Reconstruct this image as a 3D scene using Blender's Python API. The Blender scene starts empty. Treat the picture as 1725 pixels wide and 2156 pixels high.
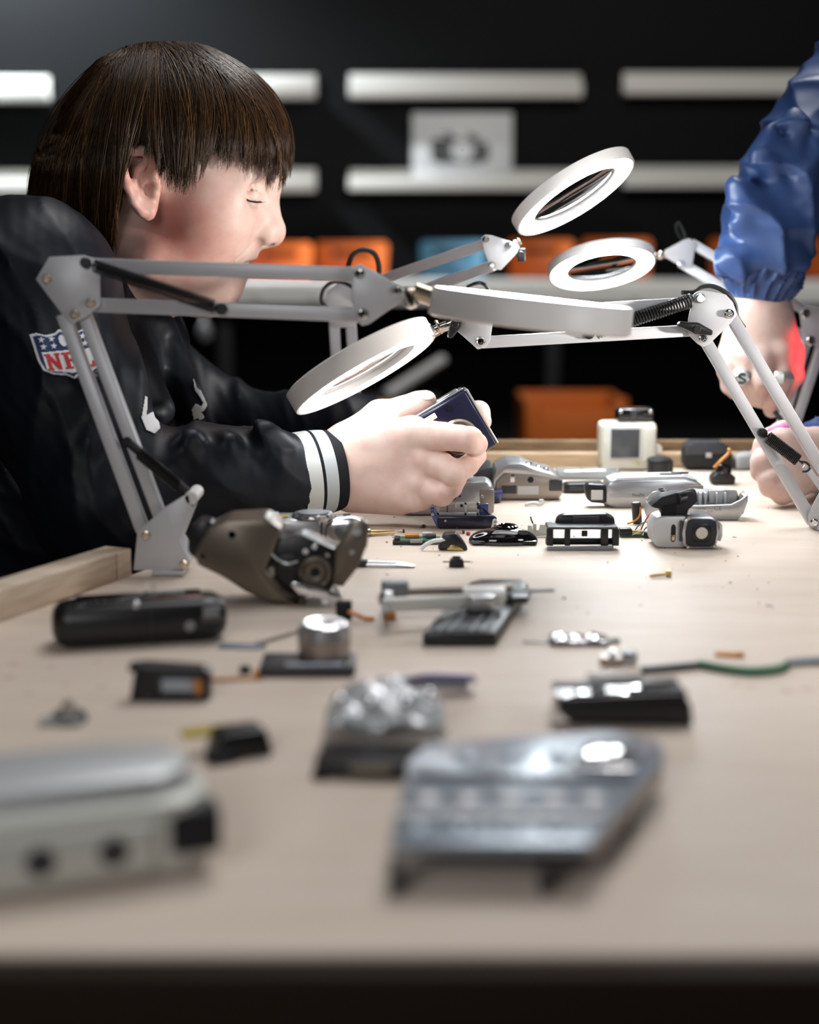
import bpy, bmesh, math, random
import numpy as np
from mathutils import Vector, Matrix, Euler
from mathutils.bvhtree import BVHTree
random.seed(7); RNG = np.random.RandomState(7)
SC = bpy.context.scene
COL = SC.collection
PI = math.pi
# ---------------------------------------------------------------- camera model (1725 x 2156 frame)
F, CX, CY, HY = 3000.0, 862.5, 1078.0, 540.0
TT = 0.90                                   # height of the table top
PITCH = math.atan((CY - HY) / F)
CAM = Vector((0, 0, TT + 0.22))
FW = Vector((0, math.cos(PITCH), -math.sin(PITCH)))
UP = Vector((0, math.sin(PITCH), math.cos(PITCH)))
RT = Vector((1, 0, 0))
def ray(px, py): return FW + RT * ((px - CX) / F) - UP * ((py - CY) / F)
def P(px, py, Y):                            # the point seen at a pixel, Y metres down the room
    d = ray(px, py); return CAM + d * (Y / d.y)
def T(px, py, z=TT):                         # the point seen at a pixel on a level plane
    d = ray(px, py); return CAM + d * ((z - CAM.z) / d.z)
def zc(p): return (Vector(p) - CAM).dot(FW)
def mpp(p): return zc(p) / F                 # metres per pixel at a point

# ---------------------------------------------------------------- materials
M = {}
def mat(name, col, rough=0.5, metal=0.0, spec=0.5, noise=None, bump=None, trans=0.0, ior=1.45, emit=None, sss=0.0, coat=0.0, alpha=1.0, sheen=0.0):
    m = bpy.data.materials.new(name); m.use_nodes = True
    nt = m.node_tree; b = nt.nodes['Principled BSDF']
    b.inputs['Base Color'].default_value = (*col, 1)
    b.inputs['Roughness'].default_value = rough
    b.inputs['Metallic'].default_value = metal
    b.inputs['Specular IOR Level'].default_value = spec
    b.inputs['Transmission Weight'].default_value = trans
    b.inputs['IOR'].default_value = ior
    b.inputs['Coat Weight'].default_value = coat
    b.inputs['Coat Roughness'].default_value = 0.05
    b.inputs['Alpha'].default_value = alpha
    if sheen: b.inputs['Sheen Weight'].default_value = sheen
    if sss:
        b.inputs['Subsurface Weight'].default_value = sss
        b.inputs['Subsurface Radius'].default_value = (1.0, 0.35, 0.2)
        b.inputs['Subsurface Scale'].default_value = 0.004
    if emit:
        b.inputs['Emission Color'].default_value = (*emit[0], 1)
        b.inputs['Emission Strength'].default_value = emit[1]
    tc = nt.nodes.new('ShaderNodeTexCoord')
    if noise:                                # (scale, second colour, low, high[, stretch])
        n = nt.nodes.new('ShaderNodeTexNoise'); n.inputs['Scale'].default_value = noise[0]; n.inputs['Detail'].default_value = 5
        mp = nt.nodes.new('ShaderNodeMapping'); mp.inputs['Scale'].default_value = noise[4] if len(noise) > 4 else (1, 1, 1)
        r = nt.nodes.new('ShaderNodeValToRGB')
        r.color_ramp.elements[0].position = noise[2]; r.color_ramp.elements[0].color = (*col, 1)
        r.color_ramp.elements[1].position = noise[3]; r.color_ramp.elements[1].color = (*noise[1], 1)
        nt.links.new(tc.outputs['Object'], mp.inputs['Vector']); nt.links.new(mp.outputs[0], n.inputs['Vector'])
        nt.links.new(n.outputs['Fac'], r.inputs[0]); nt.links.new(r.outputs[0], b.inputs['Base Color'])
    if bump:                                 # (scale, strength, distance)
        n2 = nt.nodes.new('ShaderNodeTexNoise'); n2.inputs['Scale'].default_value = bump[0]; n2.inputs['Detail'].default_value = 4
        bp = nt.nodes.new('ShaderNodeBump'); bp.inputs['Strength'].default_value = bump[1]; bp.inputs['Distance'].default_value = bump[2]
        nt.links.new(tc.outputs['Object'], n2.inputs['Vector']); nt.links.new(n2.outputs['Fac'], bp.inputs['Height'])
        nt.links.new(bp.outputs[0], b.inputs['Normal'])
    M[name] = m
    return m

# ---------------------------------------------------------------- mesh builder
def frame(x, y=None, z=None, o=(0, 0, 0)):   # a 4x4 from axis vectors
    m = Matrix.Identity(4)
    for c, v in enumerate((x, y, z)):
        for r in range(3): m[r][c] = v[r]
    for r in range(3): m[r][3] = o[r]
    return m
def axis_frame(a, b, hint=(0, 0, 1)):        # z runs from a to b
    a, b = Vector(a), Vector(b); z = (b - a).normalized(); h = Vector(hint)
    if abs(z.dot(h)) > .98: h = Vector((1, 0, 0)) if abs(z.x) < .9 else Vector((0, 1, 0))
    x = h.cross(z).normalized(); y = z.cross(x)
    return frame(x, y, z, a)
class MB:
    def __init__(s): s.v = []; s.f = []; s.mi = []; s.cur = 0
    def raw(s, vs, fs, mx=None):
        b = len(s.v)
        s.v += [tuple(mx @ Vector(v)) if mx else tuple(v) for v in vs]
        s.f += [tuple(b + i for i in f) for f in fs]; s.mi += [s.cur] * len(fs)
        return s
    def bm(s, bm, mx=None):
        bm.verts.index_update()
        s.raw([v.co for v in bm.verts], [[v.index for v in f.verts] for f in bm.faces], mx); bm.free(); return s
    def box(s, c, sz, r=0, mx=None, seg=3, taper=1.0, rot=None):
        bm = bmesh.new(); bmesh.ops.create_cube(bm, size=1)
        for v in bm.verts:
            k = taper if v.co.z > 0 else 1.0
            v.co = Vector((v.co.x * sz[0] * k, v.co.y * sz[1] * k, v.co.z * sz[2]))
        if r > 0:
            bmesh.ops.bevel(bm, geom=bm.edges[:], offset=min(r, .49 * min(sz)), segments=seg, profile=.5, affect='EDGES')
        R = Euler([math.radians(a) for a in rot]).to_matrix() if rot else Matrix.Identity(3)
        for v in bm.verts: v.co = R @ v.co + Vector(c)
        return s.bm(bm, mx)
    def cyl(s, a, b, r0, r1=None, n=24, mx=None, bev=0):
        r1 = r0 if r1 is None else r1
        L = (Vector(b) - Vector(a)).length; fr = axis_frame(a, b)
        pr = [(0, 0), (r0 - bev, 0), (r0, bev), (r1, L - bev), (r1 - bev, L), (0, L)] if bev else [(0, 0), (r0, 0), (r1, L), (0, L)]
        return s.lathe(pr, n, (mx @ fr) if mx else fr)
    def lathe(s, prof, n=32, mx=None, closed=False):
        vs, fs = [], []; idx = []
        for r, z in prof:
            if r < 1e-7: idx.append([len(vs)]); vs.append((0, 0, z))
            else:
                idx.append(list(range(len(vs), len(vs) + n)))
                vs += [(r * math.cos(2 * PI * i / n), r * math.sin(2 * PI * i / n), z) for i in range(n)]
        pairs = list(zip(idx, idx[1:])) + ([(idx[-1], idx[0])] if closed else [])
        for A, B in pairs:
            for i in range(n):
                j = (i + 1) % n
                if len(A) == 1 and len(B) == 1: break
                if len(A) == 1: fs.append((A[0], B[j], B[i]))
                elif len(B) == 1: fs.append((A[i], A[j], B[0]))
                else: fs.append((A[i], A[j], B[j], B[i]))
        return s.raw(vs, fs, mx)
    def tube(s, pts, r, n=8, mx=None, taper=None):
        pts = [Vector(p) for p in pts]; vs, fs = [], []
        t0 = (pts[1] - pts[0]).normalized(); x = t0.orthogonal().normalized()
        m = len(pts)
        for i, p in enumerate(pts):
            t = (pts[min(i + 1, m - 1)] - pts[max(i - 1, 0)]).normalized()
            x = (x - t * x.dot(t)).normalized(); y = t.cross(x)
            rr = r * (taper[i] if taper else 1)
            vs += [p + (x * math.cos(2 * PI * k / n) + y * math.sin(2 * PI * k / n)) * rr for k in range(n)]
        for i in range(m - 1):
            for k in range(n):
                l = (k + 1) % n; fs.append((i * n + k, i * n + l, (i + 1) * n + l, (i + 1) * n + k))
        fs.append(tuple(range(n))[::-1]); fs.append(tuple((m - 1) * n + k for k in range(n)))
        return s.raw(vs, fs, mx)
    def prism(s, poly, th, mx=None, bev=0):  # outline in x,y extruded along z from 0 to th
        bm = bmesh.new()
        vs = [bm.verts.new((x, y, 0)) for x, y in poly]
        f = bm.faces.new(vs); f.normal_update()
        if f.normal.z > 0: f.normal_flip()
        r = bmesh.ops.extrude_face_region(bm, geom=[f])
        for v in r['geom']:
            if isinstance(v, bmesh.types.BMVert): v.co.z += th
        if bev:
            bmesh.ops.bevel(bm, geom=[e for e in bm.edges], offset=bev, segments=2, profile=.5, affect='EDGES')
        bmesh.ops.recalc_face_normals(bm, faces=bm.faces)
        return s.bm(bm, mx)
    def ball(s, c, r, mx=None, n=24, m=14):
        r = (r, r, r) if not hasattr(r, '__len__') else r
        pr = [(math.sin(PI * i / m), -math.cos(PI * i / m)) for i in range(m + 1)]; pr[0] = (0, -1); pr[-1] = (0, 1)
        A = Matrix.Translation(Vector(c)) @ Matrix.Diagonal((*r, 1))
        return s.lathe(pr, n, (mx @ A) if mx else A)
    def torus(s, R, r, mx=None, n=40, m=10, rz=None):
        pr = [(R + r * math.cos(2 * PI * k / m), (rz or r) * math.sin(2 * PI * k / m)) for k in range(m)]
        return s.lathe(pr, n, mx, closed=True)
    def build(s, name, m, parent=None, off=None, smooth=35, kind=None):
        me = bpy.data.meshes.new(name)
        o = Vector(off) if off is not None else None
        vs = [tuple(Vector(v) - o) for v in s.v] if o is not None else s.v
        me.from_pydata(vs, [], s.f)
        ms = m if isinstance(m, (list, tuple)) else [m]
        for x in ms: me.materials.append(M[x])
        if len(ms) > 1: me.polygons.foreach_set('material_index', s.mi)
        me.update()
        fix_normals(me)
        if smooth: me.shade_smooth(); me.set_sharp_from_angle(angle=math.radians(smooth))
        return link(name, me, parent, kind)
def fix_normals(me):
    bm = bmesh.new(); bm.from_mesh(me); bmesh.ops.recalc_face_normals(bm, faces=bm.faces); bm.to_mesh(me); bm.free()
def link(name, me, parent=None, kind=None):
    ob = bpy.data.objects.new(name, me); COL.objects.link(ob)
    if parent: ob.parent = parent
    if kind: ob['kind'] = kind
    return ob
def thing(name, label, cat, loc=(0, 0, 0), rz=0, group=None):
    o = bpy.data.objects.new(name, None); COL.objects.link(o); o.empty_display_size = .02
    o.location = loc; o.rotation_euler = (0, 0, math.radians(rz))
    return tag(o, label, cat, group)
def tag(o, label, cat, group=None):
    o['label'] = label; o['category'] = cat
    if group: o['group'] = group
    return o
def text_mesh(body, size, bold=0):           # flat letter outlines, centred on the origin
    cu = bpy.data.curves.new('letters', 'FONT'); cu.body = body; cu.size = size; cu.align_x = 'CENTER'; cu.align_y = 'CENTER'; cu.resolution_u = 2
    cu.offset = bold * size
    ob = bpy.data.objects.new('letters', cu); COL.objects.link(ob)
    bpy.context.view_layer.update()
    dg = bpy.context.evaluated_depsgraph_get(); ev = ob.evaluated_get(dg); me = ev.to_mesh()
    vs = [tuple(v.co) for v in me.vertices]; fs = [tuple(p.vertices) for p in me.polygons]
    ev.to_mesh_clear(); bpy.data.objects.remove(ob); bpy.data.curves.remove(cu)
    return vs, fs

# ---------------------------------------------------------------- gadgets on the table, built in pixel-sized units at their place
class Gad:
    def __init__(s, name, label, cat, px, py, rz=0, z=0, group=None, root=True):
        p = T(px, py); s.s = mpp(p); s.p = Vector((p.x, p.y, TT + .0003 + z))
        s.root = thing(name, label, cat, s.p, rz, group)
        s.mx = Matrix.Diagonal((s.s, s.s, s.s, 1))
    def mb(s): return MB()
    def add(s, name, m, mb, parent=None, kind=None, smooth=35, label=None):
        mb.v = [tuple(c * s.s for c in v) for v in mb.v]
        o = mb.build(name, m, parent or s.root, smooth=smooth, kind=kind)
        if label: o['label'] = label
        return o
    def box(s, name, m, c, sz, r=4, parent=None, rot=None, taper=1.0, label=None):
        return s.add(name, m, MB().box(c, sz, r, rot=rot, taper=taper), parent, label=label)
    def cyl(s, name, m, a, b, r0, r1=None, parent=None, bev=1.5, n=32, label=None):
        return s.add(name, m, MB().cyl(a, b, r0, r1, n, bev=bev), parent, label=label)
    def tube(s, name, m, pts, r, parent=None, label=None):
        return s.add(name, m, MB().tube(smooth_path(pts), r), parent, label=label)
    def text(s, body, m, size, mx, parent=None, name='lettering', bold=0, label=None):
        vs, fs = text_mesh(body, size, bold)
        return s.add(name, m, MB().raw(vs, fs, mx), parent, smooth=0, label=label)
def FRONT(x, y, z): return frame((1, 0, 0), (0, 0, 1), (0, -1, 0), (x, y, z))   # a plane that faces the viewer
def smooth_path(pts, n=6):
    pts = [Vector(p) for p in pts]
    if len(pts) < 3: return pts
    out = []; q = [pts[0] * 2 - pts[1]] + pts + [pts[-1] * 2 - pts[-2]]
    for i in range(1, len(q) - 2):
        a, b, c, d = q[i - 1:i + 3]
        for k in range(n):
            t = k / n
            out.append(.5 * ((2 * b) + (c - a) * t + (2 * a - 5 * b + 4 * c - d) * t * t + (3 * b - a - 3 * c + d) * t ** 3))
    return out + [pts[-1]]
def helix(a, b, r, turns, n=9):
    fr = axis_frame(a, b); L = (Vector(b) - Vector(a)).length; N = int(turns * n)
    return [fr @ Vector((r * math.cos(2 * PI * i / n), r * math.sin(2 * PI * i / n), L * i / N)) for i in range(N + 1)]

# ---------------------------------------------------------------- smooth implicit bodies -> one continuous mesh
class Body:
    def __init__(s): s.pr = []; s.disp = None
    def _add(s, op, k, fn, c, R): s.pr.append((op, k, fn, np.array(c, float), R)); return s
    def cone(s, a, b, ra, rb=None, k=.008, op='+'):
        rb = ra if rb is None else rb
        a, b = np.array(a, float), np.array(b, float); ba = b - a; L2 = max(ba @ ba, 1e-12)
        def fn(p):
            h = np.clip((p - a) @ ba / L2, 0, 1)
            q = p - a - h[:, None] * ba
            return np.sqrt((q * q).sum(1)) - (ra + (rb - ra) * h)
        return s._add(op, k, fn, (a + b) / 2, np.sqrt(L2) / 2 + max(ra, rb))
    def chain(s, pts, rs, k=.008, op='+'):
        for i in range(len(pts) - 1): s.cone(pts[i], pts[i + 1], rs[i], rs[i + 1], k, op)
        return s
    def ell(s, c, r, rot=None, k=.01, op='+'):
        c = np.array(c, float); r = np.array(r, float)
        Rm = np.array(rot) if rot is not None else np.eye(3)     # columns are the axes
        def fn(p):
            q = (p - c) @ Rm
            k0 = np.sqrt(((q / r) ** 2).sum(1)); k1 = np.sqrt(((q / r ** 2) ** 2).sum(1)) + 1e-9
            return k0 * (k0 - 1) / k1
        return s._add(op, k, fn, c, r.max())
    def ev(s, p, cen=None, rad=0):
        d = np.full(len(p), .2)
        for op, k, fn, c, R in s.pr:
            if cen is not None and np.linalg.norm(cen - c) - R - rad > .03: continue
            e = fn(p)
            if op == '+':
                h = np.maximum(k - np.abs(d - e), 0) / k; d = np.minimum(d, e) - h * h * k * .25
            else:
                e = -e; h = np.maximum(k - np.abs(d - e), 0) / k; d = np.maximum(d, e) + h * h * k * .25
        if s.disp is not None: d = d - s.disp(p)
        return d
    def mesh(s, h, slack=1.5):
        B = 8; S = 6                          # cells per block, blocks per super-block
        lo = np.min([c - R for _, _, _, c, R in s.pr], 0) - 4 * h; hi = np.max([c + R for _, _, _, c, R in s.pr], 0) + 4 * h
        nb = np.ceil((hi - lo) / (B * h)).astype(int); ns = -(-nb // S)
        N = nb * B + 2
        act, pos = [], []; e0 = []
        g = np.arange(B + 1); gx, gy, gz = np.meshgrid(g, g, g, indexing='ij'); G = np.stack([gx, gy, gz], -1).reshape(-1, 3)
        sb = np.arange(S); bx = np.stack(np.meshgrid(sb, sb, sb, indexing='ij'), -1).reshape(-1, 3)
        edges = [((0, 0, 0), a) for a in ((1, 0, 0), (0, 1, 0), (0, 0, 1))]
        corners = [(i, j, k) for i in (0, 1) for j in (0, 1) for k in (0, 1)]
        ids, vpos, sg = [], [], []
        for i in range(ns[0]):
            for j in range(ns[1]):
                for k in range(ns[2]):
                    o = np.array([i, j, k]) * S
                    cen = lo + (o + S / 2) * B * h; rad = S * B * h * .87
                    if min(np.linalg.norm(cen - c) - R for _, _, _, c, R in s.pr) > rad + .01: continue
                    bl = o + bx; bl = bl[(bl < nb).all(1)]
                    if not len(bl): continue
                    d = s.ev(lo + (bl + .5) * B * h, cen, rad)
                    bl = bl[np.abs(d) < B * h * .87 * slack + 2 * h]
                    for q in range(0, len(bl), 64):
                        bb = bl[q:q + 64]
                        I = (bb[:, None, :] * B + G[None]).reshape(-1, 3)
                        D = s.ev(lo + I * h, cen, rad).reshape(-1, B + 1, B + 1, B + 1)
                        D = np.where(np.abs(D) < 1e-9, 1e-9, D)
                        sub = [D[:, a:a + B, b:b + B, c:c + B] for a, b, c in corners]
                        neg = sum((x < 0).astype(np.int8) for x in sub)
                        w = np.argwhere((neg > 0) & (neg < 8))
                        if not len(w): continue
                        V = np.stack([x[w[:, 0], w[:, 1], w[:, 2], w[:, 3]] for x in sub], 1)
                        acc = np.zeros((len(w), 3)); cnt = np.zeros(len(w))
                        for a in range(8):
                            for bit in (4, 2, 1):
                                if a & bit: continue
                                b = a | bit
                                m = (V[:, a] < 0) != (V[:, b] < 0)
                                t = np.where(m, V[:, a] / np.where(m, V[:, a] - V[:, b], 1), 0)
                                pa = np.array(corners[a], float); pb = np.array(corners[b], float)
                                acc += m[:, None] * (pa + t[:, None] * (pb - pa)); cnt += m
                        cell = bb[w[:, 0]] * B + w[:, 1:]
                        vpos.append(lo + (cell + acc / cnt[:, None]) * h)
                        ids.append((cell[:, 0] * N[1] + cell[:, 1]) * N[2] + cell[:, 2])
                        sg.append(np.stack([V[:, 0] < 0, V[:, 4] < 0, V[:, 2] < 0, V[:, 1] < 0], 1))
        ids = np.concatenate(ids); vpos = np.concatenate(vpos); sg = np.concatenate(sg)
        od = np.argsort(ids); ids = ids[od]; vpos = vpos[od]; sg = sg[od]
        faces = []
        st = (N[1] * N[2], N[2], 1)
        for ax in range(3):
            m = np.nonzero(sg[:, 0] != sg[:, ax + 1])[0]
            u, v = [st[x] for x in range(3) if x != ax]
            q = np.stack([ids[m], ids[m] - u, ids[m] - u - v, ids[m] - v], 1)
            ix = np.searchsorted(ids, q); ix = np.minimum(ix, len(ids) - 1)
            ok = (ids[ix] == q).all(1); ix = ix[ok]
            fl = sg[m, 0][ok]
            if ax == 1: fl = ~fl
            ix[fl] = ix[fl][:, ::-1]
            faces.append(ix)
        return vpos, np.concatenate(faces)
def np_mesh(name, V, Fq, mats, parent=None, off=(0, 0, 0), smooth_it=0, mi=None, flip=False):
    V = V.copy()
    for _ in range(smooth_it):
        acc = np.zeros_like(V); cnt = np.zeros(len(V))
        for a, b in ((0, 1), (1, 2), (2, 3), (3, 0)):
            np.add.at(acc, Fq[:, a], V[Fq[:, b]]); np.add.at(acc, Fq[:, b], V[Fq[:, a]])
            np.add.at(cnt, Fq[:, a], 1); np.add.at(cnt, Fq[:, b], 1)
        V += .5 * (acc / np.maximum(cnt, 1)[:, None] - V)
    V = V - np.array(off)
    if flip: Fq = Fq[:, ::-1]
    me = bpy.data.meshes.new(name); k = Fq.shape[1]
    me.vertices.add(len(V)); me.vertices.foreach_set('co', V.astype(np.float32).ravel())
    me.loops.add(Fq.size); me.loops.foreach_set('vertex_index', Fq.astype(np.int32).ravel())
    me.polygons.add(len(Fq)); me.polygons.foreach_set('loop_start', np.arange(0, Fq.size, k, dtype=np.int32))
    for x in (mats if isinstance(mats, (list, tuple)) else [mats]): me.materials.append(M[x])
    if mi is not None: me.polygons.foreach_set('material_index', mi.astype(np.int32))
    me.update(calc_edges=True); me.validate(); me.shade_smooth()
    return link(name, me, parent)
# ---------------------------------------------------------------- materials
mat('wall_paint', (.0046, .0051, .0056), .7, spec=.12, bump=(60, .12, .002))
mat('floor_dark', (.02, .02, .021), .6, noise=(8, (.03, .03, .03), .4, .7))
mat('ply', (.68, .575, .49), .5, spec=.3, noise=(14, (.63, .52, .43), .35, .75, (1, 5, 1)), bump=(260, .06, .0006))
mat('ply_edge', (.74, .61, .48), .6, spec=.25, noise=(30, (.60, .46, .34), .4, .65, (1, 1, 9)))
mat('rim_dark', (.20, .13, .075), .6, spec=.2, noise=(30, (.14, .09, .05), .4, .65, (1, 1, 9)))
mat('rim_mid', (.44, .32, .21), .6, spec=.2, noise=(30, (.36, .25, .16), .4, .65, (1, 1, 9)))
mat('stain', (.55, .43, .34), .6, spec=.2)
mat('ledge_white', (.62, .61, .57), .5)
mat('bench_white', (.78, .78, .75), .5)
mat('orange_plastic', (.56, .13, .02), .42)
mat('edge_shade', (.022, .013, .008), .6, spec=.2)  # near-black colour stands for shade on the table's near face
mat('blue_plastic', (.10, .24, .34), .45)
mat('slot_dark', (.05, .02, .01), .7)
mat('print_grey', (.52, .53, .53), .5)
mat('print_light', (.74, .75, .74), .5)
mat('print_black', (.015, .015, .017), .45)
mat('print_mid', (.20, .20, .21), .4)
mat('steel', (.62, .62, .62), .3, 1.0)
mat('chrome', (.80, .78, .74), .12, 1.0)
mat('bronze', (.62, .52, .40), .25, 1.0)
mat('arm_grey', (.58, .58, .60), .38, .12, bump=(900, .05, .0003))
mat('ring_white', (.74, .72, .70), .42)
for nm_, st_e in (('led', 60), ('led_hand', 14.5), ('led_high', 98), ('led_flat', 62)): mat(nm_, (1, 1, 1), .5, emit=((.90, .97, 1.0), st_e))
mat('lens_glass', (1, 1, 1), .02, trans=1.0, ior=1.3)
mat('black_plastic', (.010, .010, .011), .34)
mat('black_matte', (.008, .008, .009), .7)
mat('black_gloss', (.006, .006, .007), .06, coat=.6)
mat('spring_black', (.012, .012, .012), .28)
mat('rubber', (.012, .012, .012), .55)

# ---------------------------------------------------------------- room
def struct(name, lo, hi, m):
    c = [(a + b) / 2 for a, b in zip(lo, hi)]
    o = MB().box(c, [b - a for a, b in zip(lo, hi)]).build(name, m, smooth=0); o['kind'] = 'structure'; return o
WY = 8.45
struct('floor', (-6, -2.5, -.1), (6, WY, 0), 'floor_dark')
struct('wall_back', (-6, WY, 0), (6, WY + .15, 4.9), 'wall_paint')
struct('wall_left', (-6.15, -2.5, 0), (-6, WY, 4.9), 'wall_paint')
struct('wall_right', (6, -2.5, 0), (6.15, WY, 4.9), 'wall_paint')
struct('wall_front', (-6, -2.65, 0), (6, -2.5, 4.9), 'wall_paint')
struct('ceiling', (-6, -2.5, 4.9), (6, WY, 5.0), 'wall_paint')

# picture ledges on the back wall: back board, shelf and a low front lip
def ledge(x0, x1, y0, y1, label):
    a = P(x0, y1, WY - .11); b = P(x1, y0, WY - .11)
    h = b.z - a.z; L = b.x - a.x
    t = thing('picture_ledge', label, 'wall shelf', (a.x + L / 2, WY, a.z), 0, 'white picture ledges on the back wall')
    MB().box((0, -.058, .009), (L, .112, .018), .003).build('shelf_board', 'ledge_white', t)
    MB().box((0, -.008, h / 2), (L, .014, h), .003).build('back_board', 'ledge_white', t)
    MB().box((0, -.110, h * .30), (L, .016, h * .6), .003).build('front_lip', 'ledge_white', t)
    return t
LG = [(-420, 95, 157, 211, 'white picture ledge at the left edge of the upper row on the wall'),
      (215, 663, 153, 204, 'white picture ledge of the upper row behind the brown-haired head'),
      (735, 1228, 151, 203, 'white picture ledge right above the framed camera print'),
      (1317, 1850, 148, 197, 'white picture ledge of the upper row at the far right'),
      (-420, 95, 357, 409, 'white picture ledge at the left edge of the lower row, behind the nape'),
      (215, 663, 353, 403, 'white picture ledge of the lower row behind the forehead fringe'),
      (735, 1228, 355, 400, 'white picture ledge on which the camera print stands'),
      (1317, 1850, 348, 394, 'white picture ledge of the lower row beside the blue sleeve')]
for l in LG: ledge(*l)

# print of a camera standing on the lower ledge, with a slight backward lean
a = P(868, 374, WY - .09); b = P(1079, 237, WY - .06)
W_, H_ = b.x - a.x, b.z - a.z
zb = P(900, 400, WY - .11).z + .0185
t = thing('camera_print', 'white print of a black vintage camera standing on the lower ledge', 'picture', ((a.x + b.x) / 2, WY - .088, zb + .001), 0)
H_ = b.z - zb; t.rotation_euler.x = -math.atan2(.05, H_)
MB().box((0, 0, H_ / 2), (W_, .012, H_), .001).build('panel', 'print_grey', t)
u = W_ / 211
def pp(x, y): return ((x - 973.5) * u, (374 - y) * u)
q = MB(); q.prism([pp(871, 332), pp(905, 345), pp(975, 372), pp(871, 372)], .0006, frame((1, 0, 0), (0, 0, 1), (0, -1, 0), (0, -.006, 0))); q.build('painted_light_area', 'print_light', t)  # pale patch: light falling across the print, put in as colour
q = MB(); q.prism([pp(908, 318), pp(908, 276), pp(922, 272), pp(930, 262), pp(948, 262), pp(956, 268), pp(985, 262), pp(1002, 268), pp(1030, 282), pp(1032, 318), pp(1010, 326), pp(925, 326)], .0012, frame((1, 0, 0), (0, 0, 1), (0, -1, 0), (0, -.006, 0)))
q.build('printed_camera_body', 'print_black', t)
q = MB()
cx_, cz_ = pp(974, 298)
q.lathe([(.0, 0), (26 * u, 0), (26 * u, .001), (0, .001)], 32, frame((1, 0, 0), (0, 0, 1), (0, -1, 0), (cx_, -.0072, cz_)))
q.build('printed_lens', 'print_mid', t)
q = MB()
for r, dz in ((18, .0008), (8, .0014)):
    q.torus(r * u, 2.2 * u, frame((1, 0, 0), (0, 0, 1), (0, -1, 0), (cx_, -.0082, cz_)), 30, 6, .0006)
for x, y, w, h in ((918, 270, 20, 5), (960, 268, 24, 8), (1008, 279, 22, 5)):
    X, Z = pp(x + w / 2, y); q.box((X, -.0076, Z), (w * u, .001, h * u))
q.build('printed_highlight', 'print_light', t)

# white high bench in front of the wall, with round bolts on its front rail
by = 6.9
ba = P(480, 640, by); bt = P(480, 592, by)
t = thing('workbench', 'long white high bench with bolted front rail under the wall ledges', 'bench', (0, by, 0))
hz = bt.z - ba.z
MB().box((.2, .35, bt.z - .02), (5.6, .72, .04), .004).build('bench_top', 'bench_white', t)
MB().box((.2, -.02, ba.z + hz / 2 - .005), (5.6, .03, hz - .01), .004).build('front_rail', 'bench_white', t)
for x in (-2.4, -.9, .7, 2.3, 2.9): MB().box((x, .1, ba.z / 2), (.07, .07, ba.z), .004).build('leg', 'black_matte', t)
MB().box((.2, .66, .52), (5.6, .02, .98), .003).build('modesty_panel', 'black_matte', t)
for px in (545, 663, 1335, 1460, 1600):
    c = P(px, 620, by); MB().cyl((c.x, -.035, c.z), (c.x, -.047, c.z), .026, .02, 20).build('bolt', 'bench_white', t)

# chairs: low plastic shells with a grip slot, on a dark four-leg frame
def chair(x0, x1, ytop, Y, m, label, zs=None, slot=True, group='orange plastic stools behind the bench'):
    a = P(x0, ytop, Y); b = P(x1, ytop, Y); w = b.x - a.x; top = a.z
    t = thing('stool', label, 'stool', ((a.x + b.x) / 2, Y, 0), 0, group)
    hb = .30 if zs is None else top - zs; zs = top - hb
    # backrest: a rounded plate with a slot, bent forward at its sides
    q = MB(); n = 12
    sl = (-.27 * w, .27 * w, top - .075, top - .045)
    xs = sorted(set([-w / 2, -w / 2 + .02, -.36 * w, sl[0], -.1 * w, 0, .1 * w, sl[1], .36 * w, w / 2 - .02, w / 2]))
    zz = [zs, zs + .04, zs + hb * .5, sl[2], sl[3], top - .02, top]
    def yb(x): return -.05 * (abs(x) / (w / 2)) ** 3
    vs = []; 
    for z in zz:
        for x in xs:
            k = 1.0 - (.05 if z == top and abs(abs(x) - w / 2) < 1e-6 else 0) - .10 * (1 - (z - zs) / hb)
            drop = .012 if (z == top and abs(abs(x) - w / 2) < 1e-6) else 0
            vs.append((x * k, yb(x) - .03 * (1 - (z - zs) / hb), z - drop))
    nx = len(xs); N = len(vs); fs = []
    vs += [(x, y + .02, z) for x, y, z in vs]
    def hole(i, j): return slot and abs(xs[i] - sl[0]) < 1e-6 or (slot and sl[0] - 1e-6 <= xs[i] < sl[1] - 1e-6)
    quads = {}
    for j in range(len(zz) - 1):
        for i in range(nx - 1):
            if slot and zz[j] == sl[2] and sl[0] - 1e-9 <= xs[i] and xs[i + 1] <= sl[1] + 1e-9: continue
            quads[(i, j)] = 1
    for (i, j) in quads:
        A, B, C_, D = j * nx + i, j * nx + i + 1, (j + 1) * nx + i + 1, (j + 1) * nx + i
        fs += [(A, B, C_, D), (A + N, D + N, C_ + N, B + N)]
        for (di, dj, e) in ((-1, 0, (D, A)), (1, 0, (B, C_)), (0, -1, (A, B)), (0, 1, (C_, D))):
            if (i + di, j + dj) not in quads: fs.append((e[0], e[0] + N, e[1] + N, e[1]))
    q.raw(vs, fs); q.build('backrest', m, t, smooth=50)
    MB().box((0, -.20, zs + .01), (w * .92, .38, .03), .012).build('seat', m, t)
    for sx in (-1, 1):
        for y in (-.34, -.04):
            MB().cyl((sx * w * .38, y, zs), (sx * w * .46, y + (.03 if y > -.1 else -.03), 0), .014, .012, 12).build('leg', 'black_matte', t)
    MB().torus(w * .36, .008, Matrix.Translation((0, -.19, zs * .45)), 24, 6).build('foot_ring', 'black_matte', t)
    return t
CY_ = 8.06
def bench_clear(): pass
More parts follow.
